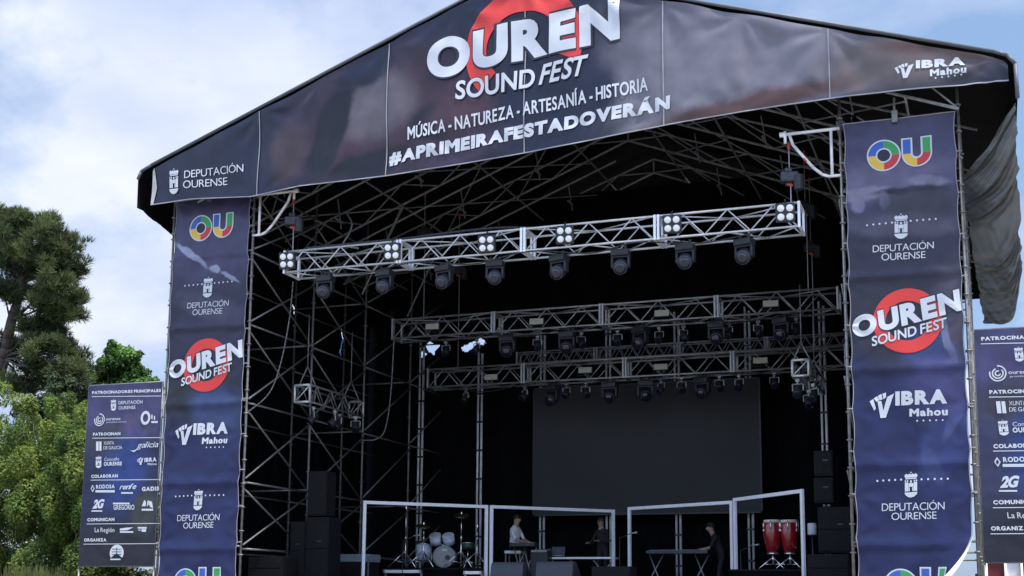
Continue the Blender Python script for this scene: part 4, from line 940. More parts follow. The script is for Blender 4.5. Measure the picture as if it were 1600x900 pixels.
spx('speaker_cabinet', 'topmost small black speaker cabinet on the right stack', 1271, 1301, 704, 25.5, .4, py1=744, group=G1)
spx('speaker_cabinet', 'second small black speaker cabinet from the top of the right stack', 1271, 1302, 746, 25.5, .4, py1=786, group=G1)
spx('speaker_cabinet', 'large black speaker below the small cabinets by the right tower', 1277, 1334, 792, 25.3, .6, py1=864, group=G1, rows=2)
spx('speaker_cabinet', 'low wide black speaker cabinet on the floor beside the congas', 1261, 1327, 866, 24.6, .6, group=G1, rows=2, handles=False)
G2 = 'loudspeakers stacked inside the left tower'
spx('speaker_cabinet', 'tall slim dark speaker column inside the left scaffold', 482, 511, 736, 25.2, .45, py1=806, group=G2, rows=1, handles=False)
spx('speaker_cabinet', 'dark speaker under the slim column on the left', 478, 514, 808, 25.2, .6, group=G2, rows=2)
spx('speaker_cabinet', 'dark speaker beside the slim column, nearer the left banner', 454, 476, 815, 25.1, .6, group=G2, rows=2)
spx('speaker_cabinet', 'low wide black speaker next to the left tower banner', 388, 441, 870, 24.3, .6, group=G2, rows=2, handles=False)
def wedge(label, px0, px1, py, Y, grp=True):
    a, b = P(px0, py, Y), P(px1, py, Y); cx, w_, zt = (a.x + b.x) / 2, b.x - a.x, a.z; t = thing('wedge_monitor', label, 'loudspeaker', (cx, Y, DECK), 'wedge monitors')
    m = MB(); x0, x1 = cx - w_ / 2, cx + w_ / 2
    # rounded top back seen from the front
    prof = [(Y, DECK), (Y, DECK + .12), (Y + .05, zt - .06), (Y + .10, zt - .015), (Y + .16, zt), (Y + .30, zt - .02), (Y + .62, DECK + .12), (Y + .62, DECK)]
    n_ = len(prof); vs = [(x0, *p) for p in prof] + [(x1, *p) for p in prof]
    m.add(vs, [(i, (i + 1) % n_, n_ + (i + 1) % n_, n_ + i) for i in range(n_)] + [tuple(range(n_ - 1, -1, -1)), tuple(range(n_, 2 * n_))]); m.build('cabinet', M['grille'], t)
    m = MB(); m.box((cx, Y + .465, (DECK + .12 + zt - .02) / 2 + .008), (w_ - .08, .02, .34), 0, 0, 0, R(52)); m.build('grille', M['spk'], t)
    m = MB(); m.box((x1 + .006, Y + .28, DECK + .2), (.01, .14, .06), 0, 0, .003); m.build('handle', M['case'], t)
wedge('slate wedge monitor at the stage edge, directly right of the drum kit', 766, 816, 878, 24.8)
wedge('slate wedge monitor at the stage edge, below the keyboard player', 837, 894, 877, 24.8)
spx('equipment_case', 'small dark equipment case at the stage edge below the keyboard table', 924, 985, 885, 24.8, .5, cat='case', rows=1, handles=False)
# flight case with pale lid on the left
a, b = P(516, 868, 27), P(577, 866, 27); t = thing('flight_case', 'dark flight case with a pale blue lid between the speakers and drums', 'case', ((a.x + b.x) / 2, 27, DECK))
m = MB(); m.box(((a.x + b.x) / 2, 27.3, (DECK + a.z) / 2 - .06), (b.x - a.x - .04, .56, a.z - DECK - .16), 0, 0, .01); m.build('body', M['spk'], t)
m = MB(); m.box(((a.x + b.x) / 2, 27.3, a.z - .06), (b.x - a.x, .6, .18), 0, 0, .015); m.build('lid', mat('pale_blue_lid', (.20, .24, .30), .6), t)
m = MB()
for x in (a.x + .02, b.x - .02): m.box((x, 27.0, (DECK + a.z) / 2), (.03, .02, a.z - DECK - .1))
m.build('corner_strip', M['steel'], t)
# white LED bars on the floor
for lab, x0_, x1_, yy in (('white light bar lying at the left foot of the drum kit', 600, 658, 893), ('short white light bar at the right foot of the drum kit', 725, 753, 895)):
    a, b = P(x0_, yy, 28.2), P(x1_, yy, 28.2); t = thing('light_bar', lab, 'stage light', ((a + b) / 2), 'white light bars on the riser'); m = MB(); m.box(((a + b) / 2), (b.x - a.x, .08, .075), 0, 0, .015); m.build('tube', M['lamp'], t)
    m = MB()
    for x in (a.x + .02, b.x - .02): m.box((x, 28.2, a.z), (.05, .1, .09), 0, 0, .01); m.box((x, 28.26, (a.z + DECK) / 2), (.04, .04, a.z - DECK), 0)
    m.build('end_bracket', M['alud'], t)
# drum riser and kit
RZ = P(690, 888, 29.2).z
t = thing('drum_riser', 'low black riser under the drum kit', 'platform', (-12.6, 29.9, DECK)); m = MB(); m.box((-12.6, 29.95, (DECK + RZ) / 2 - .02), (3.0, 2.3, RZ - DECK - .04)); m.build('skirt', M['black'], t)
m = MB(); m.box((-12.6, 29.95, RZ - .02), (3.04, 2.34, .04)); m.build('top_board', M['spk'], t)
def drum_shell(m, c, ax, r_, L_, n=26):
    m.lathe(c, ax, [(0, r_), (L_, r_)], n)
cB = P(693.5, 869, 29.15); ax = Vector((.18, -1, 0)).normalized(); rB = .268; cB.z = RZ + rB + .015
t = thing('bass_drum', 'grey fronted bass drum with two pale toms mounted on it', 'drum', (cB.x, cB.y, RZ))
m = MB(); m.lathe(cB - ax * -.0, -ax, [(0, rB - .012), (.42, rB - .012)], 32); m.build('shell', M['drum'], t, True)
m = MB(); m.lathe(cB + ax * .004, ax, [(0, rB - .03), (.004, rB - .03)], 32); hd_ = m.build('head', M['drumhead'], t)
m = MB(); c = cB + Vector((.10, 0, -.02)) + ax * .01; m.lathe(c, ax, [(0, .062), (.004, .062)], 20); m.build('port_hole', M['case'], hd_)
m = MB(); c = cB + Vector((.02, 0, .16)) + ax * .01; m.box(c, (.13, .006, .045), math.atan2(-ax.x, -ax.y) * -1); m.build('badge', M['pwhite'], hd_)
m = MB(); m.lathe(cB + ax * .03, -ax, [(0, rB - .028), (0, rB + .006), (.045, rB + .006), (.045, rB - .012)], 32, caps=False); m.build('hoop', M['drumhead'], t, True)
for (x, y) in ((680.5, 842), (701, 842)):
    c = P(x, y, 29.3); axt = Vector((.05, -.55, .8)).normalized()
    m = MB(); m.lathe(c - axt * .12, axt, [(0, .148), (.2, .148)], 24); tm = m.build('tom', M['drum'], t, True)
    m = MB(); m.lathe(c + axt * .082, axt, [(0, .153), (.018, .153), (.022, .14), (.023, .0)], 24); m.build('rim', M['pwhite'], tm, True)
    m = MB(); m.tube(c - axt * .1, cB + Vector((.0, .15, rB - .02)), .014, 6); m.build('mount', M['chrome'], tm, True)
c = P(662, 875, 29.5); t = thing('floor_tom', 'pale blue floor tom left of the grey bass drum', 'drum', (c.x, c.y, RZ))
m = MB(); m.lathe((c.x, c.y, c.z), (0, 0, 1), [(0, .20), (.40, .20)], 26); m.build('shell', M['drum'], t, True)
m = MB(); m.lathe((c.x, c.y, c.z + .40), (0, 0, 1), [(-.02, .207), (.012, .207), (.014, .19), (.015, 0)], 26); m.build('rim', M['chrome'], t, True)
for k in range(3): m = MB(); a_ = 2.1 * k; m.tube((c.x + .215 * math.cos(a_), c.y + .215 * math.sin(a_), RZ), (c.x + .215 * math.cos(a_), c.y + .215 * math.sin(a_), c.z + .25), .01, 6); m.build('leg', M['chrome'], t, True)
c = P(731, 853, 29.6); t = thing('snare_drum', 'dark green snare drum right of the bass drum', 'drum', (c.x, c.y, RZ))
m = MB(); m.lathe((c.x, c.y, c.z - .08), (0, 0, 1), [(0, .17), (.15, .17)], 24); m.build('shell', mat('dark_green_wrap', (.03, .06, .045), .35), t, True)
m = MB(); m.lathe((c.x, c.y, c.z + .07), (0, 0, 1), [(-.01, .176), (.012, .176), (.014, 0)], 24); m.build('rim', M['chrome'], t, True)
m = MB(); m.tube((c.x, c.y, RZ + .2), (c.x, c.y, c.z - .08), .015, 6)
for k in range(3): a_ = 2.1 * k + .4; m.tube((c.x, c.y, RZ + .25), (c.x + .2 * math.cos(a_), c.y + .2 * math.sin(a_), RZ), .01, 6)
m.build('stand', M['chrome'], t, True)
def cymbal_stand(label, px, py0, py1, Y, cym, boom=None):
    b = P(px, py1, Y); tp = P(px, py0, Y); t = thing('cymbal_stand', label, 'cymbal stand', (b.x, Y, RZ), 'stands around the drum kit'); h_ = tp.z
    m = MB(); m.tube((b.x, Y, RZ + .05), (b.x, Y, RZ + .75), .018, 7); m.tube((b.x, Y, RZ + .7), (b.x, Y, h_), .012, 7); m.lathe((b.x, Y, RZ + .7), (0, 0, 1), [(0, .018), (.01, .03), (.05, .03), (.06, .018)], 8); m.build('pole', M['chrome'], t, True)
    for k in range(3):
        a_ = 2.094 * k - 2.6; m = MB(); m.tube((b.x, Y, RZ + .42), (b.x + .42 * math.cos(a_), Y + .42 * math.sin(a_), RZ + .015), .014, 6); m.tube((b.x, Y, RZ + .12), (b.x + .25 * math.cos(a_), Y + .25 * math.sin(a_), RZ + .18), .009, 5); m.build('leg', M['chrome'], t, True)
    if cym:
        m = MB(); n_ = Vector((.15, -.35, 1)).normalized(); m.lathe((b.x, Y, h_), n_, [(0, .21), (.012, .12), (.02, .05), (.04, .03), (.043, .005)], 26); m.build('cymbal', M['brass'], t, True)
    m = MB(); m.lathe((b.x, Y, h_ + .03), (0, 0, 1), [(0, .02), (.06, .02)], 8); m.build('wing_nut', M['chrome'], t)
cymbal_stand('tall cymbal stand at the far left of the drum kit', 633, 797, 885, 28.9, False)
cymbal_stand('cymbal stand with brass cymbal in front of the pale floor tom', 661, 822, 885, 28.9, True)
cymbal_stand('cymbal stand directly right of the grey bass drum', 720, 806, 886, 28.9, True)
cymbal_stand('rightmost stand of the drum kit, beside the frame edge', 745, 826, 888, 29.4, False)
# congas
CZ = P(1206, 890, 26.9).z
t = thing('percussion_riser', 'low dark platform under the red congas', 'platform', (-4.1, 27.2, DECK)); m = MB(); m.box((-4.15, 27.25, (DECK + CZ) / 2 - .02), (1.9, 1.3, CZ - DECK - .04)); m.build('skirt', M['black'], t); m = MB(); m.box((-4.15, 27.25, CZ - .02), (1.94, 1.34, .04)); m.build('top_board', M['spk'], t)
for lab, px in (('left one of the two red congas', 1206.5), ('right one of the two red congas, nearer the speakers', 1233)):
    tp = P(px, 814, 26.9); z0, z1 = CZ + .33, tp.z; L_ = z1 - z0; t = thing('conga_drum', lab, 'conga drum', (tp.x, 26.9, CZ), 'red congas')
    m = MB(); m.lathe((tp.x, 26.9, z0), (0, 0, 1), [(0, .11), (L_ * .25, .145), (L_ * .5, .178), (L_ * .68, .188), (L_ * .86, .178), (L_, .162)], 28); m.build('shell', M['red'], t, True)
    m = MB(); m.lathe((tp.x, 26.9, z1), (0, 0, 1), [(-.04, .168), (-.035, .176), (.012, .176), (.02, .165), (.022, .0)], 28); hd = m.build('drum_head', mat('conga_skin', (.5, .46, .40), .6), t, True)
    for k in range(6):
        a_ = k * 1.047 + .5; p = Vector((tp.x + .188 * math.cos(a_), 26.9 + .188 * math.sin(a_), z1)); m = MB(); m.tube(p, p + Vector((.008 * math.cos(a_), .008 * math.sin(a_), -.2)), .011, 6); m.box(p + Vector((0, 0, -.2)), (.03, .03, .05), a_); m.build('tension_lug', M['chrome'], t, True)
    m = MB(); m.lathe((tp.x, 26.9, z0 - .02), (0, 0, 1), [(0, .115), (.03, .118)], 20); m.build('bottom_ring', M['chrome'], t, True)
    m = MB(); m.tube((tp.x, 26.9, CZ + .1), (tp.x, 26.9, z0), .018, 7)
    for k in range(3): a_ = 2.094 * k - .6; m.tube((tp.x, 26.9, CZ + .26), (tp.x + .3 * math.cos(a_), 26.9 + .3 * math.sin(a_), CZ + .015), .014, 6); m.tube((tp.x, 26.9, CZ + .1), (tp.x + .2 * math.cos(a_), 26.9 + .2 * math.sin(a_), CZ + .11), .01, 6)
    m.build('stand', M['chrome'], t, True)
c = P(1269, 827, 26.2); t = thing('towel_roll', 'small white cylinder on a dark stand left of the speaker stack', 'cylinder', (c.x, c.y, DECK))
m = MB(); m.lathe((c.x, c.y, c.z - .11), (0, 0, 1), [(0, .085), (.02, .09), (.22, .09), (.23, .08)], 18); m.build('white_drum', M['pwhite'], t, True)
m = MB(); m.tube((c.x, c.y, DECK), (c.x, c.y, c.z - .11), .016, 7); m.lathe((c.x, c.y, c.z - .14), (0, 0, 1), [(0, .05), (.03, .095)], 14)
for k in range(3): a_ = 2.094 * k; m.tube((c.x, c.y, DECK + .35), (c.x + .3 * math.cos(a_), c.y + .3 * math.sin(a_), DECK), .012, 6)
m.build('stand', M['case'], t, True)
# keyboards, tables
def keyboard(label, a, b, y, z, dep, legs=True):
    t = thing('keyboard', label, 'keyboard', ((a + b) / 2, y, DECK)); m = MB(); m.box(((a + b) / 2, y, z), (b - a, dep, .09), 0, 0, .012); m.build('case', M['case2'] if legs else M['case'], t)
    m = MB(); m.box(((a + b) / 2, y + dep * .2, z + .05), (b - a - .1, dep * .45, .014)); m.build('keys', M['pwhite'], t)
    for x in (a + .2, b - .2): m = MB(); m.tube((x - .18, y - .15, DECK + .02), (x + .18, y + .1, z - .05), .016, 6); m.tube((x + .18, y - .15, DECK + .02), (x - .18, y + .1, z - .05), .016, 6); m.build('stand', M['alud'] if legs else M['case'], t, True)
a, b = P(796, 851, 30.6), P(835, 851, 30.6); keyboard('dark keyboard played by the person in the white shirt', a.x, b.x, 30.75, a.z, .34)
a, b = P(1012, 863, 31.6), P(1108, 861, 31.6); keyboard('long dark keyboard played by the person wearing a cap', a.x, b.x, 31.6, a.z, .36)
a, b = P(860, 872, 30.9), P(958, 873, 30.9); t = thing('folding_table', 'white edged folding table between the two left hand players', 'table', ((a.x + b.x) / 2, 31.0, DECK))
m = MB(); m.box(((a.x + b.x) / 2, 31.2, a.z), (b.x - a.x, .6, .05), 0, 0, .008); m.build('table_top', M['white'], t)
m = MB()
for x in (a.x + .25, b.x - .3): m.tube((x - .25, 31.0, a.z - .03), (x + .25, 31.0, DECK), .02, 6); m.tube((x + .25, 31.1, a.z - .03), (x - .25, 31.1, DECK), .02, 6)
m.build('legs', M['alud'], t, True)
c = P(845, 862, 30.7); t = thing('mixer_rack', 'small dark equipment rack with pale trim beside the folding table', 'equipment rack', (c.x, 30.7, DECK)); m = MB(); m.box((c.x, 30.75, (DECK + c.z) / 2), (.45, .4, c.z - DECK), 0, 0, .015); m.build('body', M['case'], t); m = MB(); m.box((c.x, 30.72, c.z + .03), (.42, .36, .05), 0, 0, .015, R(8)); m.build('top_panel', M['alud'], t)
c = P(870, 861, 31.2); t = thing('laptop', 'open laptop on the white edged folding table', 'laptop', (c.x, 31.2, c.z - .06)); a_ = P(870, 871, 31.2).z + .03
m = MB(); m.box((c.x, 31.15, a_ + .01), (.36, .25, .02), 0, 0, .004); m.build('keyboard_half', M['alud'], t); m = MB(); m.box((c.x, 31.32, a_ + .13), (.36, .014, .23), 0, 0, .004, R(-12)); m.build('screen_lid', M['case2'], t)
b = P(804, 863, 31.05); t = thing('keyboard_bench', 'pale seated bench under the person in the white shirt', 'bench', (b.x, 31.05, DECK)); m = MB(); m.box((b.x, 31.05, b.z), (.45, .34, .08), 0, 0, .02); m.build('seat', M['white'], t)
for sx in (-1, 1):
    for sy in (-1, 1): m = MB(); m.tube((b.x + sx * .19, 31.05 + sy * .13, b.z - .03), (b.x + sx * .2, 31.05 + sy * .14, DECK), .018, 6); m.build('leg', M['alud'], t, True)
SEATZ = b.z + .04
def mic_stand(label, px, py, Y):
    b = P(px, py, Y); t = thing('microphone_stand', label, 'microphone stand', (b.x, Y, DECK), 'microphone stands'); m = MB(); m.tube((b.x, Y, DECK), (b.x, Y, b.z - .1), .012, 6); m.tube((b.x, Y, b.z - .12), (b.x + .25, Y + .1, b.z), .009, 6)
    for k in range(3): a_ = 2.094 * k; m.tube((b.x, Y, DECK + .2), (b.x + .28 * math.cos(a_), Y + .28 * math.sin(a_), DECK + .01), .01, 5)
    m.build('stand', M['case'], t, True); m = MB(); m.lathe((b.x + .22, Y + .09, b.z), (.9, .35, .1), [(0, .012), (.12, .018), (.13, .026), (.16, .028), (.18, .015)], 10); m.build('microphone', M['alud'], t, True)
mic_stand('microphone stand between the second and third white frames', 968, 833, 29.0); mic_stand('microphone stand left of the drum kit', 630, 837, 27.6); mic_stand('microphone stand by the left conga', 1157, 852, 28.2)

# ------------------------------------------------------------------ people
def person(label, J, mats, pick, hair_c, hair_r, cap=None, face=None):
    """J: joints name -> (point, radius, parent); one skinned continuous body"""
    names = list(J); vs = [Vector(J[n][0]) for n in names]; base = Vector((vs[0].x, vs[0].y, min(v.z for v in vs)))
    me = bpy.data.meshes.new('person'); ed = [(names.index(n), names.index(J[n][2])) for n in names if J[n][2]]
    me.from_pydata([tuple(v - base) for v in vs], ed, []); o = bpy.data.objects.new('person', me); C.objects.link(o); o.location = base
    mdf = o.modifiers.new('skin', 'SKIN'); mdf.use_smooth_shade = True; sv = me.skin_vertices[0].data
    for i, n in enumerate(names): r_ = J[n][1]; sv[i].radius = (r_, r_) if not isinstance(r_, tuple) else r_; sv[i].use_root = (i == 0)
    ss = o.modifiers.new('sub', 'SUBSURF'); ss.levels = ss.render_levels = 2
    dg = bpy.context.evaluated_depsgraph_get(); dg.update(); nm = bpy.data.meshes.new_from_object(o.evaluated_get(dg)); o.modifiers.clear(); o.data = nm; nm.name = 'person'
    nm.materials.clear()
    for m_ in mats: nm.materials.append(m_)
    segs = [(vs[a] - base, vs[b] - base, names[a]) for a, b in ed]
    for p in nm.polygons:
        c = Vector(p.center); best, bn = 9e9, None
        for a, b, n in segs:
            d_ = b - a; t = max(0, min(1, (c - a).dot(d_) / max(1e-9, d_.dot(d_)))); dist = (c - a - d_ * t).length
            if dist < best: best, bn = dist, n
        p.material_index = pick(bn); p.use_smooth = True
    tag(o, label, 'person')
    hc = Vector(hair_c); m = MB()
    def hf(u, v):
        th, ph = 2 * math.pi * u, v * 1.72; return hc + Vector((math.cos(th) * math.sin(ph), math.sin(th) * math.sin(ph), math.cos(ph))) * (hair_r * (1 + .06 * math.sin(7 * th) * math.sin(ph)))
    m.grid(hf, 18, 8); h_ = m.build('cap' if cap else 'hair', cap or M['hair'], None, True, loc=hc); h_.parent = o; h_.location = hc - base
    if cap:
        d_ = Vector(face).normalized(); m = MB(); s_ = Vector((-d_.y, d_.x, 0)); a = hc + d_ * hair_r * .6 + Vector((0, 0, .01)); m.add([a - s_ * .085, a + s_ * .085, a + s_ * .06 + d_ * .12 - Vector((0, 0, .03)), a - s_ * .06 + d_ * .12 - Vector((0, 0, .03))], [(0, 1, 2, 3)]); b = m.build('cap_brim', mat('grey_brim', (.25, .25, .24), .7), None, False, loc=hc); b.parent = o; b.location = hc - base
    # eyes and mouth follow the face direction
    fd = Vector(face).normalized(); s_ = Vector((-fd.y, fd.x, 0)).normalized(); hcen = hc - Vector((0, 0, .02)); rz = math.atan2(fd.y, fd.x)
    for nm_, off_, sz in (('eye', fd * .094 + s_ * .032, (.018, .018, .012)), ('eye', fd * .094 - s_ * .032, (.018, .018, .012)), ('mouth', fd * .094 - Vector((0, 0, .075)), (.012, .04, .008))):
        e = MB(); e.box(hcen + off_, sz, rz); f = e.build(nm_, M['hair'], None, False, loc=hc); f.parent = o; f.location = hc - base
    return o
def hand(J, pre, wrist, d, up):
    d, up = Vector(d).normalized(), Vector(up).normalized(); s = d.cross(up).normalized(); w_ = Vector(wrist); pw = pre + 'wrist'
    J[pre + 'palm'] = (w_ + d * .06, (.034, .018), pw)
    for i, (o_, l) in enumerate(((-.033, .065), (-.011, .078), (.011, .074), (.033, .056))):
        a = w_ + d * .095 + s * o_; J['%sk%d' % (pre, i)] = (a, .0095, pre + 'palm'); b = a + d * l * .5 - up * .006; J['%sm%d' % (pre, i)] = (b, .0085, '%sk%d' % (pre, i)); J['%st%d' % (pre, i)] = (b + d * l * .4 - up * .022, .007, '%sm%d' % (pre, i))
    a = w_ + d * .05 + s * .042; J[pre + 'th1'] = (a, .011, pre + 'palm'); J[pre + 'th2'] = (a + d * .04 + s * .022 - up * .008, .009, pre + 'th1')
def make_body(hip, face, lean, feet, hands_, seated, headup=0.0):
    """face: horizontal direction the person looks in"""
    f = Vector(face).normalized(); s = Vector((-f.y, f.x, 0)); up = Vector((0, 0, 1)); h_ = Vector(hip); J = {}
    J['pelvis'] = (h_, (.155, .12), None); b = (up + f * lean).normalized()
    J['waist'] = (h_ + b * .16, (.14, .11), 'pelvis'); J['chest'] = (h_ + b * .36, (.165, .125), 'waist'); J['neckbase'] = (h_ + b * .485, (.085, .07), 'chest'); J['neck'] = (h_ + b * .555 + f * .01, .048, 'neckbase')
    J['jaw'] = (h_ + b * .625 + up * .0 + f * .045, (.056, .066), 'neck'); J['head'] = (h_ + b * .66 + up * .05 + f * .03, (.076, .094), 'jaw'); J['crown'] = (h_ + b * .66 + up * .11 + f * .02, (.055, .068), 'head')
    J['nose'] = (h_ + b * .66 + up * .02 + f * .135, .013, 'jaw')
    for k, nm in ((1, 'l'), (-1, 'r')):
        sh = h_ + b * .425 + s * .178 * k; J[nm + 'clavicle'] = (h_ + b * .462 + s * .11 * k, .062, 'neckbase'); J[nm + 'shoulder'] = (sh, .056, nm + 'clavicle'); hd = Vector(hands_[nm]); mid = (sh + hd) / 2; dd = (hd - sh); L_ = dd.length; off = math.sqrt(max(0.0, .27 ** 2 - (L_ / 2) ** 2)); el = mid + (Vector((0, 0, -1)) * .9 + s * k * .35 - f * .2).normalized() * off
        J[nm + 'elbow'] = (el, .042, nm + 'shoulder'); J[nm + 'fore'] = (el.lerp(hd, .4), .038, nm + 'elbow'); J[nm + 'wrist'] = (hd, .027, nm + 'fore'); hand(J, nm, hd, (hd - el).normalized() * .6 + f * .5, up)
        hp = h_ + s * .095 * k - up * .03; ft = Vector(feet[nm])
        J[nm + 'hip'] = (hp, .09, 'pelvis'); kn = (hp + f * .43 + up * .02) if seated else (hp.lerp(ft, .5) + f * .03); J[nm + 'knee'] = (kn, .06, nm + 'hip'); J[nm + 'calf'] = (kn.lerp(ft, .35), .055, nm + 'knee'); J[nm + 'ankle'] = (ft + up * .08, .038, nm + 'calf'); J[nm + 'toe'] = (ft + f * .15 + up * .03, .034, nm + 'ankle')
    return J, h_ + b * .66 + up * .072 + f * .012
def pick_cloth(sleeve):
    def p(n):
        if n in ('waist', 'chest', 'neckbase') or n.endswith('shoulder') or n.endswith('clavicle') or n.endswith('elbow') and not sleeve: return 1
        if sleeve and (n.endswith('elbow') or n.endswith('fore') or (n.endswith('wrist') )): return 1
        if n.endswith('hip') or n.endswith('knee') or n.endswith('calf') or n == 'pelvis': return 2
        if n.endswith('ankle') or n.endswith('toe'): return 3
        return 0
    return p
hx = P(803, 860, 31.05); f_ = (1, -.25, 0)
J, hc_ = make_body((hx.x, 31.05, SEATZ + .10), f_, .10, {'l': (hx.x + .42, 31.15, DECK), 'r': (hx.x + .45, 30.85, DECK)}, {'l': (hx.x + .42, 30.98, SEATZ + .215), 'r': (hx.x + .36, 30.72, SEATZ + .215)}, True)
person('person in a white T-shirt seated at a keyboard', J, [M['skin'], M['shirt'], M['dark'], M['case']], pick_cloth(False), hc_, .108, None, f_)
hx = P(942, 872, 32.0); f_ = (-.35, -1, 0)
J, hc_ = make_body((hx.x, 32.0, DECK + .93), f_, .08, {'l': (hx.x + .1, 32.0, DECK), 'r': (hx.x - .12, 31.95, DECK)}, {'l': (hx.x + .02, 31.6, DECK + 1.12), 'r': (hx.x - .26, 31.66, DECK + 1.08)}, False)
person('person in dark clothes standing behind the folding table', J, [M['skin'], M['dark'], M['dark'], M['case']], pick_cloth(True), hc_, .105, None, f_)
hx = P(1128, 874, 32.05); f_ = (-1, -.35, 0)
J, hc_ = make_body((hx.x, 32.05, DECK + .80), f_, .42, {'l': (hx.x - .05, 31.8, DECK), 'r': (hx.x - .02, 32.2, DECK)}, {'l': (hx.x - .42, 31.62, DECK + .90), 'r': (hx.x - .45, 31.9, DECK + .90)}, False)
person('person in dark clothes and cap bending over the long keyboard', J, [M['skin'], M['dark'], M['dark'], M['case']], pick_cloth(False), hc_, .108, M['dark'], f_)

# ------------------------------------------------------------------ booth glimpsed under the right sponsor banner
bx = P(1575, 890, 34); t = thing('event_booth', 'white and dark red booth glimpsed below the right sponsor banner', 'booth', (bx.x, 34, 0))
drc = mat('dark_red_cloth', (.16, .03, .035), .8)
for nm_, x_, w_, mt_ in (('white_panel', .12, .36, M['white']), ('white_panel', 2.2, .7, M['white']), ('red_panel', -.28, .42, drc), ('red_panel', .62, .6, drc)): m = MB(); m.box((bx.x + x_, 34, 1.33), (w_ - .01, .1, 2.66)); m.build(nm_, mt_, t)
m = MB()
for x in (-.5, -.06, .31, .93): m.tube((bx.x + x, 33.92, 0), (bx.x + x, 33.92, 2.75), .03, 7)
m.tube((bx.x - .5, 33.92, 2.75), (bx.x + 2.6, 33.92, 2.75), .03, 7); m.build('post', M['white'], t, True)
m = MB(); m.box((bx.x + .9, 35.2, 2.82), (3.2, 2.6, .06)); m.build('roof', M['white'], t)
# ------------------------------------------------------------------ trees and bushes
def leaf_mesh(name, pts, nrm, ln, wd, mats, parent, jit=.35, mi=None):
    """many small pointed leaves: one folded rhombus per point"""
    n = len(pts); d = rng.normal(size=(n, 3)); nrm = nrm + rng.normal(size=(n, 3)) * jit; nrm /= np.linalg.norm(nrm, axis=1, keepdims=True) + 1e-9
    d -= nrm * (d * nrm).sum(1, keepdims=True); d /= np.linalg.norm(d, axis=1, keepdims=True) + 1e-9; s = np.cross(nrm, d)
    L_ = (ln * rng.uniform(.6, 1.3, n))[:, None]; W_ = (wd * rng.uniform(.7, 1.3, n))[:, None]
    V = np.stack([pts, pts + d * L_ * .5 + s * W_ * .5 + nrm * W_ * .15, pts + d * L_ - nrm * L_ * .12, pts + d * L_ * .5 - s * W_ * .5 + nrm * W_ * .15], 1).reshape(-1, 3)
    return raw_quads(name, V, n, 4, mats, parent, mi)
def raw_quads(name, V, n, k, mats, parent, mi=None):
    off = np.zeros(3); p = parent
    while p is not None: off += np.array(p.location); p = p.parent
    me = bpy.data.meshes.new(name); me.vertices.add(n * k); me.vertices.foreach_set('co', (V - off).astype(np.float32).ravel())
    me.loops.add(n * k); me.loops.foreach_set('vertex_index', np.arange(n * k, dtype=np.int32)); me.polygons.add(n); me.polygons.foreach_set('loop_start', np.arange(0, n * k, k, dtype=np.int32))
    for m_ in mats: me.materials.append(m_)
    if mi is not None: me.polygons.foreach_set('material_index', mi.astype(np.int32))
    me.update(calc_edges=True); me.validate(); o = bpy.data.objects.new(name, me); C.objects.link(o)
    if parent is not None: o.parent = parent
    return o
def leafmat(name, c, var=.35, tr=.3, rough=.6, sc_=3): return mat(name, c, rough, 0, var, sc_, 0, 10, .3, tr)
def on_sphere(n):
    v = rng.normal(size=(n, 3)); return v / np.linalg.norm(v, axis=1, keepdims=True)
def clumps(cs, rs, n, shell=.55):
    cs, rs = np.array(cs, float), np.array(rs, float); w_ = rs[:, 0] ** 2; idx = rng.choice(len(cs), n, p=w_ / w_.sum()); d = on_sphere(n); rad = shell + (1 - shell) * rng.random(n) ** .5
    return cs[idx] + d * rs[idx] * rad[:, None], d, idx
def limb(m, p, q, r1, r2, seed=0, bend=.06, n=5):
    r = random.Random(seed); p, q = Vector(p), Vector(q); L_ = (q - p).length; prev, pr_ = p, r1
    for i in range(1, n + 1):
        t = i / n; c = p.lerp(q, t) + Vector((r.uniform(-1, 1), r.uniform(-1, 1), r.uniform(-1, 1))) * L_ * bend * (1 if i < n else 0); rr = r1 + (r2 - r1) * t; m.tube(prev, c, pr_, 7, 0, rr); prev, pr_ = c, rr
bark = mat('grey_brown_bark', (.075, .058, .047), .9, 0, .4, 5, .7, 20); twig = mat('pale_twig', (.20, .17, .12), .85, 0, .3, 8)
# bush: a bank of shrubs behind the left sponsor banner
LFG = [leafmat('bush_leaf', (.15, .22, .05), .3, .45), leafmat('bush_leaf_light', (.22, .29, .07), .3, .45), leafmat('bush_leaf_dark', (.085, .145, .04), .3, .45)]
def shrub(label, c, rx, ry, zt, n, seed):
    global rng
    rng = np.random.default_rng(seed); cx, cy = c; t = thing('leafy_shrub', label, 'shrub', (cx, cy, 0), 'tall willowy shrubs left of the stage'); cs, rs = [], []
    for i in range(150):
        a, q = rng.uniform(0, 6.28), rng.random() ** .5; x, y = math.cos(a) * q, math.sin(a) * q; zmax = zt * math.sqrt(max(.05, 1 - .55 * q * q)); z = 1.3 + (zmax - 1.3) * rng.random() ** .75; r_ = rng.uniform(.16, .44) * (1.15 - .4 * z / zt)
        cs.append((cx + x * rx, cy + y * ry, z - r_ * .5)); rs.append((r_, r_, r_ * 1.25))
    p, d, idx = clumps(cs, rs, n, .5); tone = rng.random(len(cs)); mi = np.where(tone[idx] > .62, 1, np.where(tone[idx] < .2, 2, 0)); flip = rng.random(n) < .18; mi = np.where(flip, rng.integers(0, 3, n), mi)
    leaf_mesh('foliage', p, d + np.array([0, 0, .5]), 0.11, .042, LFG, t, .6, mi)
    m = MB()
    for i in range(26):
        a = rng.uniform(0, 6.28); b0 = Vector((cx + rng.normal() * rx * .3, cy + rng.normal() * ry * .3, 0)); k = int(rng.integers(0, len(cs))); limb(m, b0, cs[k], .022, .006, i, .05)
    m.build('stems', twig, t, True)
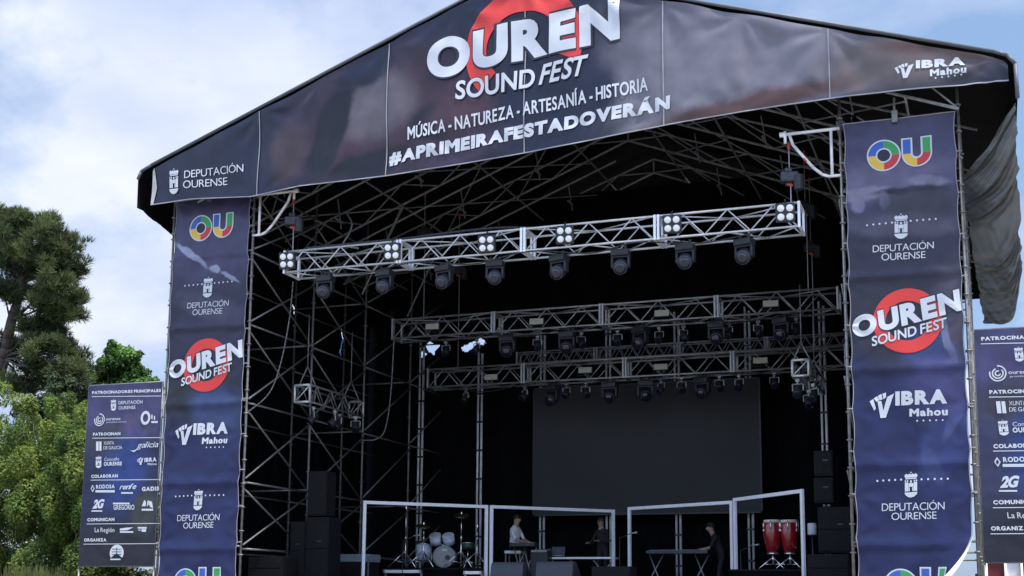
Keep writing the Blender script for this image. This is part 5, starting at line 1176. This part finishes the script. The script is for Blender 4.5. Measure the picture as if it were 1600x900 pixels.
shrub('bright green willowy shrub filling the lower left corner', (-24.4, 28.2), 2.0, 1.8, 7.5, 75000, 101)
shrub('bright green shrub directly behind the left sponsor banner edge', (-21.9, 27.9), 1.6, 1.6, 6.95, 60000, 102)
shrub('bright green shrub at the far left picture edge', (-27.6, 29.4), 1.9, 1.8, 7.9, 50000, 103)
# weeds under the bushes
rng = np.random.default_rng(55); n = 5200; px_ = np.column_stack([rng.uniform(-26, -18.6, n), rng.uniform(25.3, 26.4, n), np.full(n, .0)]); hgt = (rng.uniform(1.3, 2.1, n) + .35 * np.exp(-((px_[:, 0] + 22.2) / .8) ** 2))
lean = rng.normal(size=(n, 2)) * .22; tip = px_ + np.column_stack([lean[:, 0], lean[:, 1], hgt]); sx = np.array([.016, .004, 0])
V = np.stack([px_ - sx, px_ + sx, tip + sx * .3, tip - sx * .3], 1).reshape(-1, 3)
o = raw_quads('tall_grass', V, n, 4, [leafmat('dry_grass', (.13, .145, .045), .5)], None); tag(o, 'dry tall grass below the bushes', 'grass', None, 'stuff')
# broadleaf tree behind
def broadleaf(label, c, blobs, n, col, seed, lw=(.16, .11), tb=(0, 0)):
    global rng
    rng = np.random.default_rng(seed); t = thing('broadleaf_tree', label, 'tree', (c[0], c[1], 0)); cs, rs = [], []
    for (bx_, by_, bz_, br_) in blobs:
        for k in range(22):
            d = on_sphere(1)[0] * br_ * rng.uniform(.35, 1.0); r_ = br_ * rng.uniform(.18, .34); cs.append((bx_ + d[0], by_ + d[1], bz_ + d[2] * .8)); rs.append((r_, r_, r_ * .8))
    p, d, idx = clumps(cs, rs, n, .4); tone = rng.random(len(cs)); mi = np.where(tone[idx] > .6, 1, np.where(tone[idx] < .3, 2, 0))
    ms = [leafmat('tree_leaf', col), leafmat('tree_leaf_light', tuple(k * 1.5 for k in col)), leafmat('tree_leaf_dark', tuple(k * .55 for k in col))]
    leaf_mesh('crown', p, d + np.array([0, 0, .6]), lw[0], lw[1], ms, t, .5, mi)
    m = MB(); limb(m, (c[0], c[1], 0), (c[0] + .2, c[1], 4.5), .28, .2, seed, .02)
    for k in range(12): limb(m, (c[0] + .2, c[1], 4.0 + .15 * k), cs[int(rng.integers(0, len(cs)))], .1, .02, seed + k, .05)
    m.build('trunk', bark, t, True)
q = lambda x, y, Y: P(x, y, Y)
def BL(Y, *pts): return [(P(x, y, Y).x, Y + dy, P(x, y, Y).z, r_) for x, y, dy, r_ in pts]
broadleaf('bright green broadleaf tree behind the top of the left sponsor banner', (P(195, 600, 40).x, 40.5), BL(40, (190, 572, 0, 1.0), (218, 592, 0, .75), (168, 590, .5, 1.1), (150, 578, .8, .9), (205, 640, 0, 1.3), (230, 606, 0, .55), (182, 551, 0, .55), (205, 562, 0, .5)), 30000, (.085, .18, .04), 201, (.13, .09))
broadleaf('dull grey green tree between the pine and the left sponsor banner', (P(110, 640, 36).x, 36.5), BL(36, (105, 615, 0, 1.1), (70, 650, 0, 1.0), (125, 650, 0, 1.2)), 18000, (.040, .058, .028), 202, (.14, .06))
# pine
rng = np.random.default_rng(303); YP = 38.0; bp_ = P(-20, 640, YP); t = thing('pine_tree', 'tall pine with leaning dark trunk at the left picture edge', 'tree', (bp_.x - .6, YP, 0))
m = MB(); path = [Vector((bp_.x - .6, YP, 0)), P(-22, 640, YP), P(5, 560, YP), P(18, 500, YP), P(36, 440, YP), P(48, 400, YP), P(52, 365, YP)]; rr = [.36, .27, .23, .19, .14, .09, .03]
for i in range(len(path) - 1): limb(m, path[i], path[i + 1], rr[i], rr[i + 1], i, .015, 4)
tr_ = m.build('trunk', bark, t, True)
pads = [(60, 352, 62, 14), (25, 350, 30, 16), (95, 372, 28, 16), (15, 385, 40, 18), (60, 392, 52, 20), (104, 392, 22, 16), (112, 418, 20, 12), (75, 425, 40, 16), (20, 420, 18, 12), (98, 446, 30, 14), (120, 470, 20, 16), (92, 478, 32, 18), (60, 470, 26, 14), (110, 492, 24, 12), (80, 510, 34, 14), (48, 515, 20, 10), (96, 535, 26, 12), (70, 545, 36, 14), (30, 552, 24, 9), (118, 555, 20, 12), (92, 570, 30, 12), (55, 580, 24, 9), (130, 580, 22, 10), (10, 600, 34, 14), (45, 602, 20, 8), (100, 600, 28, 12), (-20, 380, 40, 30), (-25, 440, 30, 24), (35, 450, 14, 8), (128, 598, 22, 12), (5, 460, 16, 8), (18, 535, 16, 6)]
k_ = YP / 2009 * 1.04; cs, rs = [], []; m = MB()
for i, (x, y, w_, h_) in enumerate(pads):
    dy0 = rng.uniform(-1.2, 1.2); x = x * .93; w_ = w_ * .93; c = P(x, y, YP + dy0); best = min(path[2:], key=lambda p: (p - c).length + max(0, p.z - c.z) * 2); m = MB(); limb(m, best, c, .05, .012, i, .05); m.build('branch', bark, t, True)
    for j in range(int(9 + w_ * h_ / 34)):
        cs.append((c.x + rng.uniform(-.86, .86) * w_ * k_, YP + dy0 + rng.normal() * .55, c.z + rng.uniform(-1, 1) * h_ * k_)); r_ = rng.uniform(.15, .30); rs.append((r_, r_, r_ * .8))
n = 9500; p, d, idx = clumps(cs, rs, n, .3); nb = 12
pp = np.repeat(p, nb, 0); dd = np.repeat(d * .55 + np.array([0, 0, .75]), nb, 0) + rng.normal(size=(n * nb, 3)) * .55; dd /= np.linalg.norm(dd, axis=1, keepdims=True); ln = rng.uniform(.16, .32, n * nb)[:, None]
s = np.cross(dd, rng.normal(size=dd.shape)); s /= np.linalg.norm(s, axis=1, keepdims=True); s *= .012
V = np.stack([pp - s, pp + s, pp + dd * ln + s * .5, pp + dd * ln - s * .5], 1).reshape(-1, 3); tone = rng.random(len(cs)); ti = np.repeat(tone[idx], nb); mi = np.where(ti > .6, 1, np.where(ti < .3, 2, 0))
raw_quads('crown', V, n * nb, 4, [leafmat('pine_needle', (.07, .097, .036), .3, .3), leafmat('pine_needle_light', (.108, .136, .05), .3, .3), leafmat('pine_needle_dark', (.042, .052, .026), .3, .2)], t, mi)
# far low tree line that closes the horizon behind the stage
rng = np.random.default_rng(77); cs, rs = [], []
for i in range(160): x = rng.uniform(-160, 90); r_ = rng.uniform(1.5, 3.5); cs.append((x, 150 + rng.uniform(-6, 6), r_ * .8)); rs.append((r_ * 1.4, r_, r_ * .9))
p, d, idx = clumps(cs, rs, 16000, .6); o = leaf_mesh('distant_wood', p, d, .8, .5, [leafmat('far_leaf', (.04, .06, .03))], None); tag(o, 'low distant tree line', 'wood', None, 'stuff')
